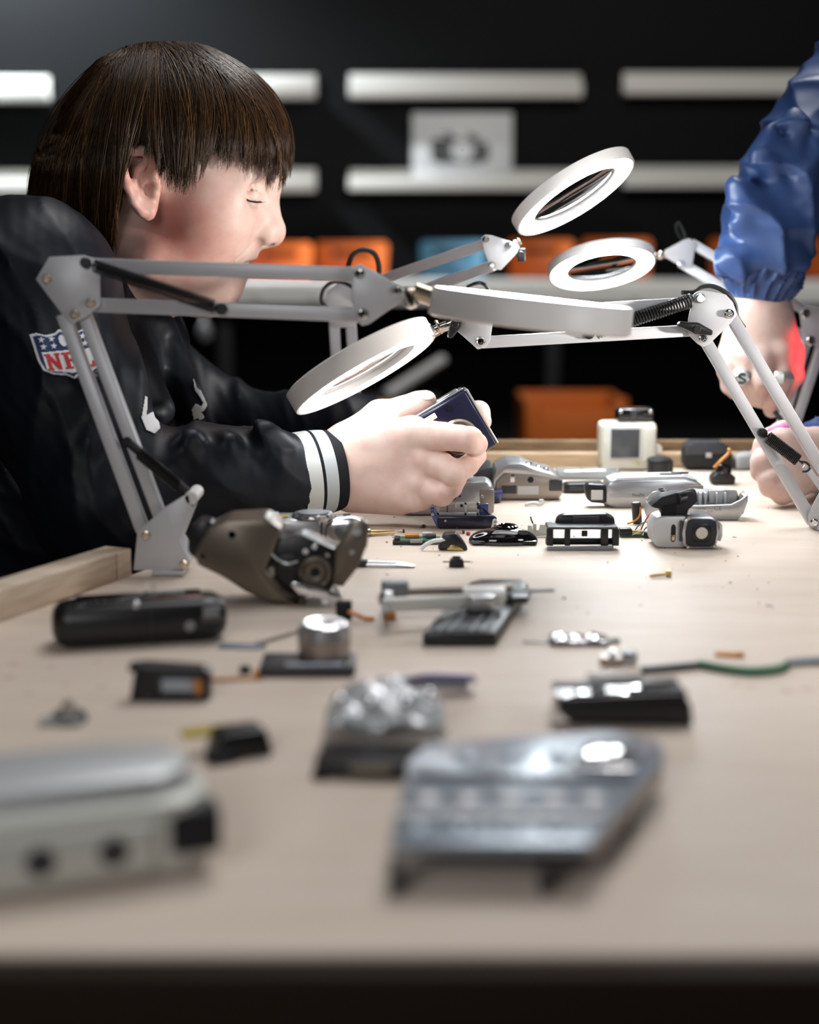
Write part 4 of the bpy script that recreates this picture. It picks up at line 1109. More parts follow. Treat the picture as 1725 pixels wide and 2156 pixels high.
# windbreaker
W = Body()
W.chain([P(1612, 585, 1.415), P(1606, 545, 1.416), P(1628, 465, 1.425), P(1650, 385, 1.435), P(1728, 270, 1.46), (.67, 1.63, 1.53)], [.0345, .0430, .0445, .0440, .050, .075], .012)
W.chain([P(1740, 950, 1.322), P(1790, 904, 1.36), (.60, 1.44, TT + .16), (.67, 1.73, 1.44)], [.033, .043, .050, .070], .02)
W.cone((TB[0], TB[1], 1.54), (TB[0], TB[1], .92), .13, .15, .05)
W.cone((.69, 1.62, 1.53), (.79, 1.78, 1.51), .075, .075, .04)
W.cone((TB[0], TB[1], 1.56), (TB[0] - .01, TB[1] - .01, 1.62), .075, .070, .02)
for a_, b_, r_ in (((1560, 540), (1680, 620), .012), ((1555, 575), (1600, 520), .010), ((1560, 470), (1690, 560), .014), ((1560, 415), (1640, 470), .012), ((1550, 395), (1650, 430), .010), ((1600, 320), (1660, 420), .012), ((1620, 290), (1700, 360), .012), ((1670, 250), (1690, 360), .010), ((1690, 420), (1720, 300), .010), ((1524, 560), (1580, 590), .008)):
    W.cone(P(*a_, 1.388), P(*b_, 1.392), r_, r_ * .6, .014)
ws = [(unit((1, .2, .75)), unit((.4, 1, -.6)), 1.3), (unit((-.6, .4, .9)), unit((.5, 1, .2)), 3.1)]
def wfold(p):
    d = np.zeros(len(p))
    for a, b, ph, wl, am in ((unit((.62, .15, .78)), unit((.7, .3, -.6)), .6, .050, .0060), (unit((.80, .1, .55)), unit((.2, .9, -.4)), 2.4, .083, .0050), (unit((-.3, .3, .9)), unit((.8, .3, .2)), 4.1, .037, .0020)):
        x = p @ a * (PI / wl) + 1.3 * np.sin(p @ b * (2 * PI / .14) + ph) + ph
        d += am * ((1 - np.abs(np.sin(x))) ** 1.7 - .30)
    return d
W.disp = wfold
W.ell(P(1598, 778, 1.412), (.10, .10, .10), k=.006, op='-')
V, Fq = W.mesh(.0026, slack=2.2)
wind = np_mesh('windbreaker', V, Fq, 'blue_satin', person2, p2, smooth_it=1)
def gathers(a, b, r0, r1, rm):
    fr = axis_frame(a, b); L = (Vector(b) - Vector(a)).length; n = 200; q = MB(); vs, fs = [], []
    ra_ = np.random.RandomState(5); ph = ra_.rand(9) * 6.28
    ts = [0, .08, .16, .26, .38, .5, .62, .72, .8, .88, .95, 1.0, 1.0, .9]
    for i, t in enumerate(ts):
        base = r0 + (r1 - r0) * t + rm * math.sin(PI * min(1, t * 1.1)); 
        if i == 12: base -= .003
        if i == 13: base -= .006
        for k in range(n):
            a_ = 2 * PI * k / n
            w_ = 1 - 2.2 * abs(math.sin(11 * a_ + 1.1 * math.sin(4 * t + ph[0]) + .9 * math.sin(3 * a_ + ph[1]))) ** .7 + .4 * math.sin(17 * a_ + ph[2] + 2 * t)
            r = base + .0026 * w_ * math.sin(PI * min(1, t * .9 + .08))
            vs.append(fr @ Vector((r * math.cos(a_), r * math.sin(a_), L * t)))
    for i in range(len(ts) - 1):
        for k in range(n):
            l = (k + 1) % n; fs.append((i * n + k, i * n + l, (i + 1) * n + l, (i + 1) * n + k))
    return q.raw(vs, fs).build('elastic_cuff', 'blue_satin', wind, p2, smooth=60)
gathers(P(1611, 556, 1.415), P(1597, 634, 1.413), .0400, .0285, .003)
gathers(P(1745, 955, 1.325), P(1712, 958, 1.312), .034, .0285, .002)
for y_ in (-.09, .09):
    tq = Body(); tq.chain([(TB[0], TB[1] + y_, .98), (TB[0], TB[1] + y_, .5), (TB[0], TB[1] + y_, .09)], [.10, .075, .06], .02)
    V, Fq = tq.mesh(.007); np_mesh('trouser_leg', V, Fq, 'trouser', person2, p2, 1)
    tq = Body(); tq.cone((TB[0], TB[1] + y_, .047), (TB[0] - .15, TB[1] + y_, .038), .046, .036, .02)
    V, Fq = tq.mesh(.006); np_mesh('shoe', V, Fq, 'black_plastic', person2, p2, 1)
tq = Body(); tq.ell((TB[0] - .012, TB[1] - .01, 1.79), (.098, .083, .10), k=.02); tq.ell((TB[0] - .13, TB[1] - .02, 1.70), (.06, .12, .07), k=.02, op='-')
V, Fq = tq.mesh(.006); np_mesh('hair', V, Fq, 'hair', person2, p2, 1)
# silver rings on the fingers
def finger_ring(a, b, r, signet):
    a, b = Vector(a), Vector(b); fr = axis_frame(a, b)
    o = MB().lathe([(r, -.0030), (r + .0018, -.0032), (r + .0022, 0), (r + .0018, .0032), (r, .0030)], 32, fr, closed=True).build('finger_ring', 'ring_silver', person2, p2)
    f = to_cam(a); z = f; x = (RT - z * RT.dot(z)).normalized(); y = z.cross(x)
    c = a + f * (r + .0012)
    m = frame(x, y, z, c)
    if signet:
        MB().lathe([(0, -.001), (.0066, -.001), (.0070, .0008), (.0060, .0016), (.0052, .0010), (0, .0012)], 28, m).build('signet_face', 'ring_silver', o, p2)
        q = MB().tube(smooth_path([m @ Vector(p) for p in ((.0030, .0030, .0016), (.0, .0040, .0018), (-.0030, .0020, .0018), (0, 0, .0020), (.0030, -.0020, .0018), (0, -.0040, .0018), (-.0032, -.0030, .0016))]), .0010, 8)
        q.build('engraved_curve', 'black_plastic', o, p2)
    else:
        MB().box((0, 0, .0008), (.0085, .0105, .0034), .0012, m).build('ring_stone', 'ring_silver', o, p2)
finger_ring(P(1563, 797, 1.381), P(1568, 770, 1.388), .0108, True)
finger_ring(P(1643, 797, 1.385), P(1643, 770, 1.39), .0112, False)
# added red light, unseen beyond the right edge, to tint the side of the hand
lr_ = bpy.data.lights.new('added_red_light', 'SPOT'); o = bpy.data.objects.new('added_red_light', lr_); COL.objects.link(o)
o.location = P(1815, 745, 1.365); lr_.energy = .55; lr_.color = (1, .02, .03); lr_.shadow_soft_size = .01; lr_.spot_size = math.radians(52); lr_.spot_blend = .4
o.rotation_euler = (P(1650, 745, 1.415) - o.location).to_track_quat('-Z', 'Y').to_euler()
# things at the hands
q = thing('cable', 'thin black cable hanging from the ringed hand to the table', 'cable', T(1612, 985))
MB().tube(smooth_path([P(1632, 866, 1.375), P(1645, 888, 1.37), P(1628, 902, 1.37), P(1612, 930, 1.38), T(1606, 985, TT + .003), T(1625, 990, TT + .003)]), .0024, 8).build('sheath', 'rubber', q, q.location)
q = thing('marker_pen', 'pink marker pen lying over the fist at the right edge', 'pen', P(1646, 905, 1.295))
a_, b_ = P(1620, 912, 1.292), P(1672, 895, 1.296); d_ = (b_ - a_)
rod(a_, a_ + d_ * .62, .0048, q, 'barrel', 'pink_plastic'); rod(a_ + d_ * .62, b_, .0053, q, 'cap', 'pink_plastic', .0046)
# ---------------------------------------------------------------- dismantled cameras and parts on the table
mat('silver', (.50, .50, .51), .28, .75, noise=(60, (.45, .45, .46), .4, .7))
mat('hood_dark', (.012, .016, .024), .45)
mat('silver_matte', (.56, .565, .57), .45, .4)
mat('silver_bright', (.80, .80, .82), .12, .9)
mat('taupe_metal', (.34, .29, .25), .35, .6)
mat('bronze_dark', (.17, .14, .11), .34, .55)
mat('navy_metal', (.007, .007, .026), .30, .2, coat=.3)
mat('navy_clear', (.10, .12, .30), .2, .3)
mat('white_plastic', (.70, .70, .67), .4)
mat('cream_plastic', (.66, .64, .55), .45)
mat('clear_plastic', (.85, .88, .88), .12, trans=.65, ior=1.4)
mat('clear_shiny', (.82, .86, .88), .07, spec=.9, trans=.42, ior=1.5, coat=1.0)
mat('milky_plastic', (.78, .78, .72), .3, trans=.35, ior=1.4)
mat('grey_screen', (.045, .052, .058), .22, noise=(25, (.075, .08, .085), .4, .6))
mat('label_white', (.74, .74, .72), .6)
mat('dark_grey', (.036, .037, .042), .42)
mat('mid_grey', (.22, .23, .245), .4, .3)
mat('blue_grey', (.34, .385, .44), .28, .45)
mat('pcb_green', (.03, .12, .05), .4)
mat('copper_flex', (.55, .22, .05), .4, .3)
mat('brass', (.60, .42, .16), .28, 1.0)
mat('yellow_film', (.45, .34, .02), .35)
mat('wire_red', (.45, .02, .02), .4); mat('wire_green', (.02, .22, .12), .4); mat('wire_teal', (.05, .25, .26), .4); mat('wire_white', (.7, .7, .68), .5)
mat('warm_grey', (.60, .60, .55), .42, .1)
mat('lens_glass_dark', (.01, .011, .016), .05, coat=.8)
mat('lens_glass_pale', (.62, .58, .52), .15)
mat('purple_film', (.22, .20, .42), .15, .3)
mat('ink_grey', (.20, .20, .20), .6)
mat('ink_pale', (.40, .40, .40), .6)
class G2(Gad):
    """a Gad whose outlines are given as photo pixels on the upright plane through its base"""
    def __init__(s, name, label, cat, px, py, rz=0, z=0, group=None):
        super().__init__(name, label, cat, px, py, rz, z, group); s.px, s.py = px, py
    def L(s, x, y): return (x - s.px, s.py - y)
    def slab(s, name, m, poly, depth, y0=0, bev=2, parent=None, label=None):
        q = MB().prism([s.L(*p) for p in poly], depth, frame((1, 0, 0), (0, 0, 1), (0, -1, 0), (0, y0 + depth, 0)), bev)
        return s.add(name, m, q, parent, label=label)
    def rect(s, name, m, x0, y0, x1, y1, depth, yy=0, r=3, parent=None, label=None):
        a, b = s.L(x0, y1), s.L(x1, y0)
        return s.box(name, m, ((a[0] + b[0]) / 2, yy + depth / 2, (a[1] + b[1]) / 2), (b[0] - a[0], depth, b[1] - a[1]), r, parent, label=label)
    def disc(s, name, m, cx, cy, r, th, yy=0, parent=None, label=None, bev=1):
        x, z = s.L(cx, cy); return s.cyl(name, m, (x, yy + th, z), (x, yy, z), r, None, parent, bev=bev, label=label)
    def rings(s, name, m, cx, cy, prof, yy=0, parent=None):
        x, z = s.L(cx, cy)
        return s.add(name, m, MB().lathe(prof, 40, frame((1, 0, 0), (0, 0, 1), (0, -1, 0), (x, yy, z))), parent)
    def words(s, body, m, cx, cy, size, yy, parent=None, bold=0):
        x, z = s.L(cx, cy); return s.text(body, m, size, FRONT(x, yy - .4, z), parent, bold=bold)
def flat(name, m, corners, z0, z1, root, bev=.0008, parent=None):
    """a slab whose top corners are photo pixels on the level plane at height z1 above the table"""
    pts = [T(x, y, TT + z1) for x, y in corners]
    return MB().prism([(p.x, p.y) for p in pts], z1 - z0, Matrix.Translation((0, 0, TT + z0)), bev).build(name, m, parent or root, root.location)

# --- the navy camera in the hands
th_ = math.radians(31); tl = math.radians(12)
ex = RT * math.cos(th_) + UP * math.sin(th_); u0 = UP * math.cos(th_) - RT * math.sin(th_); n0 = -FW
nf = n0 * math.cos(tl) - u0 * math.sin(tl); uf = u0 * math.cos(tl) + n0 * math.sin(tl)
cf = P(913, 939, 1.166)
hc = thing('compact_camera', 'navy compact camera held in the hands under the ring lamp', 'camera', cf)
mm = .001
def HM(x=0, y=0, z=0): return frame(ex, -nf, uf, cf + ex * x * mm - nf * y * mm + uf * z * mm)
hl = hc.location
body = MB().box((0, .0102, 0), (.095, .0196, .0545), .0035, HM(), seg=4).build('camera_body', 'navy_metal', hc, hl)
MB().box((0, 0, 0), (.070, .0120, .0016), .0007, HM(10, 10.5, 27.6)).build('top_plate', 'silver_bright', hc, hl)
MB().box((0, 0, 0), (.020, .0090, .0022), .0008, HM(31, 10.5, 28.6)).build('shutter_button', 'silver_bright', hc, hl)
MB().box((0, 0, 0), (.0018, .0200, .0520), .0006, HM(47.2, 10.2, 0)).build('side_trim', 'silver', hc, hl)
lb = MB().lathe([(.0128, -.001), (.0168, -.001), (.0168, .0016), (.0150, .0030), (.0146, .0012), (.0128, .0004)], 56, HM(21, 0, -6) @ Matrix.Rotation(PI / 2, 4, 'X'), closed=True).build('lens_ring', 'bronze', hc, hl)
q = MB().lathe([(0, .0005), (.0128, .0005), (.0126, .0045), (.0112, .0062), (.0108, .0040), (.0098, .0040), (.0098, .0086), (.0086, .0098), (.0082, .0074), (0, .0074)], 56, HM(21, 0, -6) @ Matrix.Rotation(PI / 2, 4, 'X')); q.build('lens_barrel', 'taupe_metal', lb, hl)
MB().lathe([(0, .0078), (.0078, .0076), (.0078, .0070), (0, .0070)], 40, HM(21, 0, -6) @ Matrix.Rotation(PI / 2, 4, 'X')).build('lens_glass', 'lens_glass_dark', lb, hl)
MB().box((0, 0, 0), (.0135, .0012, .0048), .0020, HM(8, 0, 21)).build('flash_window', 'lens_glass_pale', hc, hl)
MB().cyl((0, .0006, 0), (0, -.0006, 0), .0022, None, 20, HM(27, 0, 19.5)).build('viewfinder_window', 'lens_glass_dark', hc, hl)
for k in range(3): MB().cyl((0, .0004, 0), (0, -.0003, 0), .0005, None, 10, HM(33 + 2 * k, 0, 18.2)).build('microphone_hole', 'black_matte', hc, hl)

# --- silver compact camera behind the hand, underside to the viewer
g = G2('compact_camera', 'silver compact camera standing with its tripod socket to the viewer, below the hands', 'camera', 948, 1086)
g.slab('camera_body', 'silver', [(858, 1086), (850, 1076), (852, 1040), (862, 1022), (880, 1016), (1025, 1014), (1038, 1022), (1041, 1040), (1041, 1078), (1035, 1086)], 78, 0, 6)
g.rect('end_cap', 'taupe_metal', 1010, 1030, 1040, 1080, 4, -1, 2); g.disc('cap_screw', 'steel', 1015, 1046, 4, 3, -3)
g.disc('tripod_socket', 'black_matte', 954, 1046, 8.5, 3, -1); g.rings('socket_ring', 'steel', 954, 1046, [(7, -.5), (10, -.5), (10, 2), (7, 2)], 0)
g.disc('pin_hole', 'black_matte', 969, 1045, 2.2, 2, -1)
g.rect('panel_seam', 'dark_grey', 941, 1026, 943, 1080, 2, -.6, 0)
for k in range(4): g.rect('printed_line', 'ink_pale', 894, 1044 + 6 * k, 934 - 5 * (k % 2), 1046 + 6 * k, 1, -.5, 0)
for x in (982, 996): g.rings('printed_mark', 'ink_pale', x, 1046, [(4, 0), (5, 0), (5, .6), (4, .6)], 0)

# --- dismantled navy frame
g = G2('camera_chassis', 'open navy camera chassis with a see-through window frame, in front of the silver camera', 'camera part', 975, 1114)
g.slab('front_bar', 'navy_metal', [(922, 1112), (921, 1094), (924, 1088), (1040, 1086), (1046, 1090), (1046, 1110), (1040, 1114), (926, 1114)], 10, 0, 2)
g.disc('screw_hole', 'silver', 938, 1097, 3, 2, -1)
for (x0, y0, x1, y1) in ((918, 1062, 1010, 1068), (918, 1084, 1010, 1090), (918, 1062, 926, 1090), (978, 1062, 984, 1090), (1004, 1062, 1012, 1090)): g.rect('window_frame', 'silver_matte', x0, y0, x1, y1, 4, 26, 1)
g.rect('divider', 'silver_matte', 958, 1063, 962, 1074, 5, 24, 1); g.rect('clip', 'black_plastic', 930, 1066, 936, 1072, 3, 23, 1); g.rect('clip', 'black_plastic', 970, 1066, 976, 1072, 3, 23, 1)
g.rect('rear_wall', 'navy_clear', 1012, 1064, 1030, 1090, 8, 22, 2); g.rect('hinge_block', 'black_plastic', 1006, 1066, 1012, 1076, 8, 20, 2)
g.slab('side_arm', 'navy_clear', [(906, 1074), (914, 1072), (924, 1092), (926, 1110), (918, 1108), (910, 1090)], 24, 4, 2)
g.box('floor_plate', 'navy_metal', (0, 18, 6), (112, 30, 4), 1)
g.disc('pin', 'silver', 911, 1084, 4, 3, 2)
g.tube('strap_loop', 'black_plastic', [(34, 26, 44), (48, 20, 36), (58, 12, 26)], 2)

# --- larger silver and taupe camera
g = G2('bridge_camera', 'taupe and silver camera lying with its battery door towards the viewer', 'camera', 1110, 1054)
g.slab('camera_body', 'taupe_metal', [(1040, 1048), (1042, 1006), (1058, 992), (1090, 990), (1120, 996), (1160, 1001), (1180, 1010), (1186, 1030), (1184, 1046), (1170, 1054), (1060, 1054)], 120, 0, 7)
g.slab('top_cover', 'silver', [(1038, 1010), (1046, 988), (1070, 976), (1100, 976), (1128, 988), (1160, 996), (1178, 1004), (1176, 1010), (1120, 1000), (1060, 996), (1044, 1012), (1042, 1046), (1037, 1046)], 128, -3, 3)
g.slab('hand_grip', 'dark_grey', [(998, 1004), (1012, 992), (1040, 984), (1040, 1046), (1020, 1050), (1004, 1040)], 110, 26, 8)
g.disc('tripod_socket', 'black_matte', 1117, 1010, 6.5, 3, -1)
g.rect('battery_door', 'dark_grey', 1156, 1010, 1184, 1034, 4, -2, 2)
g.rect('label_panel', 'label_white', 1090, 1024, 1134, 1042, 2, -1, 1)
g.rect('rubber_strip', 'dark_grey', 1056, 1022, 1088, 1040, 2, -.6, 1); g.rect('mode_window', 'silver_bright', 1074, 998, 1084, 1016, 2, -1, 1)
for x, y in ((1114, 44), (1138, 60), (1152, 30)): g.cyl('button', 'silver_bright', (x - 1110, y, 58), (x - 1110, y, 74 if x == 1114 else 66), 12 if x == 1114 else 7)

g = G2('camera_battery', 'small translucent blue plastic piece between the silver cameras', 'camera part', 1052, 1062, z=0)
g.slab('shell', 'navy_clear', [(1038, 1062), (1040, 1040), (1060, 1036), (1058, 1056)], 20, 16, 2); g.rect('contact', 'black_plastic', 1042, 1050, 1052, 1060, 10, 8, 1)

g = G2('camera_lens', 'black lens with a pale top ring, far behind the taupe camera', 'lens', 1101, 978)
g.cyl('barrel', 'black_plastic', (0, 26, 0), (0, 26, 22), 31); g.cyl('front_ring', 'warm_grey', (0, 26, 22), (0, 26, 32), 31, 28); g.cyl('grip_ring', 'black_matte', (0, 26, 8), (0, 26, 14), 32)
g.cyl('front_glass', 'lens_glass_dark', (0, 26, 31), (0, 26, 33), 20)

g = G2('plastic_tray', 'long clear plastic tray of camera parts behind the taupe camera', 'camera part', 1240, 1010)
g.box('tray_base', 'clear_plastic', (0, 30, 4), (130, 60, 6), 2); 
for (c, sz) in (((0, 2, 9), (130, 3, 16)), ((0, 58, 9), (130, 3, 16)), ((-64, 30, 9), (3, 56, 16)), ((64, 30, 9), (3, 56, 16)), ((-10, 30, 9), (3, 56, 14))): g.box('tray_wall', 'clear_plastic', c, sz, 1)
g.cyl('metal_pin', 'steel', (-50, 20, 12), (40, 34, 12), 4)
g = G2('battery_pack', 'flat black battery pack with a long edge beside the plastic tray', 'battery', 1232, 1040)
g.slab('case', 'black_plastic', [(1188, 1040), (1188, 1024), (1196, 1020), (1270, 1018), (1276, 1024), (1276, 1038)], 40, 4, 3); g.rect('label_strip', 'dark_grey', 1200, 1026, 1262, 1034, 2, 3, .5)

# --- white viewer with grey screen
g = G2('viewer_unit', 'cream plastic viewer with a grey square screen and black lens on top', 'camera part', 1322, 992)
g.slab('housing', 'cream_plastic', [(1268, 990), (1266, 960), (1264, 900), (1268, 892), (1378, 890), (1382, 900), (1380, 970), (1370, 990)], 70, 0, 6)
g.rect('screen_bezel', 'white_plastic', 1280, 898, 1350, 968, 3, -2, 2); g.rect('screen', 'grey_screen', 1285, 903, 1345, 964, 2, -4, 1)
g.rect('side_column', 'cream_plastic', 1352, 898, 1380, 974, 12, -6, 6); g.disc('side_knob', 'cream_plastic', 1384, 946, 10, 14, 2)
g.rect('lens_block', 'black_gloss', 1300, 862, 1376, 889, 50, 10, 5); g.rect('lens_band', 'dark_grey', 1326, 864, 1340, 889, 2, 8.5, .5)
for x in (1306, 1368): g.disc('lens_stud', 'silver_bright', x, 868, 4, 3, 8)
g.disc('indicator', 'yellow_film', 1343, 975, 3, 2, -1); g.rect('foot', 'black_plastic', 1268, 976, 1276, 991, 8, 30, 1)

g = G2('lens_barrel', 'short black lens barrel standing right of the cream viewer', 'lens', 1392, 1008)
g.cyl('barrel', 'black_plastic', (0, 26, 0), (0, 26, 34), 25); g.cyl('rim', 'black_matte', (0, 26, 34), (0, 26, 40), 27, 25); g.cyl('inner_well', 'black_matte', (0, 26, 40), (0, 26, 41), 18)
g.tube('flex_cable', 'copper_flex', [(20, 10, 3), (34, 4, 4), (52, 2, 3), (62, 6, 2)], 2.2); g.rect('side_tab', 'black_plastic', 1410, 972, 1420, 1000, 10, 14, 1)

# --- flat silver camera with small lens
g = G2('compact_camera', 'silver compact camera lying flat with round lens and printed name, beyond the camcorder', 'camera', 1376, 1070)
g.slab('camera_body', 'silver', [(1276, 1064), (1276, 1024), (1284, 1012), (1300, 1008), (1440, 1006), (1468, 1014), (1481, 1024), (1481, 1050), (1470, 1064), (1440, 1072), (1300, 1072)], 70, 0, 6)
g.slab('top_plate', 'silver_matte', [(1282, 1014), (1300, 1006), (1440, 1003), (1470, 1012), (1440, 1012), (1300, 1015)], 64, 4, 2)
g.rect('end_cap', 'taupe_metal', 1436, 1022, 1480, 1048, 3, -1.5, 2)
g.rings('lens_mount', 'silver_bright', 1392, 1044, [(0, 0), (18, 0), (18, 6), (14, 8), (13, 3), (0, 3)], 0); g.disc('lens_glass', 'lens_glass_dark', 1392, 1044, 12, 2, -4.5)
g.box('dial', 'dark_grey', (40, 34, 66), (46, 18, 5), 2); g.box('slider', 'black_plastic', (62, 44, 68), (36, 8, 3), 1)
g.rect('name_strip', 'ink_pale', 1282, 1039, 1368, 1048, 1, -.4, 0); g.words('FinePix', 'print_black', 1344, 1043, 9, -.4)
g.slab('flash_block', 'black_plastic', [(1236, 1052), (1232, 1026), (1240, 1020), (1276, 1022), (1276, 1062), (1246, 1060)], 30, 6, 3); g.rect('flash_window', 'label_white', 1245, 1033, 1270, 1054, 3, 3.5, 2)

# --- half shell with the printed number
g = G2('camera_shell', 'empty silver half shell of a camera with printed number and CE mark', 'camera part', 1464, 1096)
g.slab('front_wall', 'silver', [(1362, 1090), (1354, 1066), (1358, 1052), (1364, 1058), (1372, 1050), (1380, 1064), (1470, 1064), (1540, 1062), (1560, 1052), (1573, 1040), (1574, 1056), (1566, 1080), (1554, 1096), (1380, 1096)], 8, 0, 2)
g.slab('rear_wall', 'silver', [(1366, 1092), (1366, 1056), (1380, 1048), (1470, 1036), (1560, 1040), (1568, 1060), (1556, 1094)], 6, 46, 2)
g.box('shell_floor', 'silver_matte', (0, 26, 4), (186, 48, 5), 2); g.slab('end_wall', 'taupe_metal', [(1562, 1084), (1566, 1046), (1574, 1040), (1572, 1064), (1566, 1084)], 44, 4, 1)
for x in (1478, 1488, 1512, 1530): g.rect('inner_rib', 'silver_matte', x, 1042, x + 4, 1068, 22, 24, 1)
g.rect('moulded_box', 'silver_matte', 1500, 1038, 1532, 1066, 10, 36, 2)
g.rings('moulded_ring', 'silver', 1384, 1056, [(14, 0), (20, 0), (20, 10), (14, 10)], 16)
g.words('10646', 'ink_grey', 1474, 1071, 9, 0); g.words('CE', 'ink_grey', 1511, 1071, 14, 0)
for k, (x0, x1) in enumerate(((1487, 1502), (1487, 1500), (1462, 1482), (1466, 1480))): g.rect('printed_line', 'ink_pale', x0, 1066 + 4 * (k % 2) + (10 if k > 1 else 0), x1, 1067.5 + 4 * (k % 2) + (10 if k > 1 else 0), 1, -.5, 0)
for x in (1491, 1498):
    g.slab('warning_mark', 'ink_pale', [(x - 3, 1079), (x + 3, 1079), (x, 1073)], .8, -.5, 0)

# --- sharp little camcorder
g = G2('camcorder', 'small silver camcorder with square black lens hood and a raised black strap', 'camcorder', 1448, 1156)
g.slab('camera_body', 'silver_matte', [(1376, 1142), (1374, 1112), (1382, 1094), (1400, 1088), (1445, 1088), (1446, 1156), (1400, 1156), (1384, 1154)], 80, 6, 5)
g.rings('slot_rim', 'silver', 1418, 1121, [(6, 0), (8, 0), (8, 2), (6, 2)], 4) if False else None
g.slab('slot', 'black_matte', [(1413, 1112), (1415, 1106), (1418, 1105), (1421, 1106), (1423, 1112), (1423, 1138), (1421, 1142), (1418, 1143), (1415, 1142), (1413, 1138)], 3, 4.5, .5)
g.slab('slot_pin', 'bronze', [(1414.5, 1128), (1421.5, 1128), (1421, 1140), (1415, 1140)], 2, 3.8, .5)
hood = g.slab('lens_hood', 'silver', [(1437, 1148), (1434, 1122), (1438, 1094), (1450, 1086), (1495, 1086), (1510, 1094), (1514, 1122), (1510, 1146), (1498, 1155), (1450, 1156)], 60, -4, 5)
g.slab('hood_lining', 'hood_dark', [(1443, 1146), (1441, 1120), (1445, 1097), (1455, 1091), (1493, 1091), (1505, 1097), (1508, 1120), (1505, 1144), (1495, 1151), (1455, 1151)], 4, -7, 2, parent=hood)
g.slab('lens_well', 'black_plastic', [(1456, 1136), (1455, 1120), (1457, 1106), (1464, 1101), (1486, 1101), (1493, 1106), (1495, 1120), (1493, 1134), (1486, 1140), (1464, 1140)], 3, -9, 2, parent=hood)
g.disc('lens', 'lens_glass_pale', 1475, 1121, 12.5, 3, -11, parent=hood)
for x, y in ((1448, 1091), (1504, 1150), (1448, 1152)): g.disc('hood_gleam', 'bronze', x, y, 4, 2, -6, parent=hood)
g.slab('side_glass', 'clear_plastic', [(1512, 1140), (1515, 1100), (1521, 1106), (1522, 1130), (1518, 1142)], 44, 4, 2)
g.rect('ribbed_edge', 'dark_grey', 1431, 1096, 1436, 1140, 10, -2, 1)
g.slab('strap', 'black_matte', [(1370, 1068), (1392, 1048), (1420, 1040), (1455, 1036), (1467, 1042), (1469, 1058), (1450, 1076), (1448, 1088), (1396, 1088), (1392, 1074), (1380, 1072)], 46, 14, 3)
g.slab('strap_band', 'knit_black', [(1395, 1066), (1424, 1062), (1424, 1088), (1392, 1088)], 4, 11, 1)
g.cyl('strap_roll', 'black_plastic', (-24, 14, 104), (16, 40, 110), 13)

# --- wires and capacitor
g = G2('capacitor', 'upright black capacitor can beside coloured wires', 'electronic part', 1342, 1104)
g.add('can', 'black_plastic', MB().cyl((2, 10, 0), (-2, 10, 44), 10, None, 24, bev=2)); g.cyl('can_top', 'steel', (-2, 10, 43.5), (-2.1, 10, 45), 8)
g.tube('lead', 'copper_flex', [(6, 2, 36), (4, -4, 20), (-6, -6, 8), (-22, -8, 2)], 2.2)
g = G2('circuit_board', 'small circuit board with red, green and teal wires beside the camcorder', 'electronic part', 1342, 1132)
g.box('board', 'pcb_green', (0, 14, 2), (70, 26, 3), .5); g.box('black_connector', 'black_plastic', (-24, 10, 10), (26, 18, 16), 2); g.box('black_block', 'black_plastic', (26, -4, 6), (26, 10, 12), 2); g.box('brass_shield', 'brass', (0, 12, 9), (20, 14, 10), 1)
g.tube('red_wire', 'wire_red', [(8, 12, 8), (14, 14, 24), (26, 20, 42), (34, 26, 48)], 1.6); g.tube('teal_wire', 'wire_teal', [(-4, 10, 12), (4, 8, 24), (18, 4, 32), (34, 4, 26)], 1.5); g.tube('green_wire', 'wire_green', [(10, 8, 6), (22, 4, 22), (34, 0, 14), (38, -4, 6)], 1.5); g.tube('white_wire', 'wire_white', [(-10, 4, 4), (8, -4, 14), (26, -8, 10), (36, -8, 3)], 1.3)

# --- black frame bracket
g = G2('camera_cradle', 'black rectangular camera bezel with openings, left of the camcorder', 'camera part', 1228, 1160)
g.slab('front_strip', 'mid_grey', [(1152, 1160), (1153, 1152), (1292, 1150), (1293, 1159)], 6, 0, 1)
g.box('top_deck', 'dark_grey', (0, 36, 46), (150, 56, 6), 3)
g.slab('rear_housing', 'black_plastic', [(1172, 1122), (1178, 1098), (1190, 1092), (1284, 1090), (1300, 1098), (1304, 1122)], 22, 52, 5); g.rect('rear_panel', 'dark_grey', 1210, 1096, 1268, 1112, 3, 50, 4)
for x0, x1 in ((1152, 1166), (1190, 1202), (1266, 1282), (1290, 1305)): g.rect('upright', 'black_plastic', x0, 1116, x1, 1152, 14, 8, 2)
g.rect('base_bar', 'black_plastic', 1152, 1140, 1304, 1154, 10, 30, 2); g.rect('clip', 'black_matte', 1226, 1120, 1238, 1132, 8, 10, 1)
for x in (1206, 1240, 1262): g.box('worn_patch', 'mid_grey', (x - 1228, 22, 49.4), (20, 8, .6), 0)
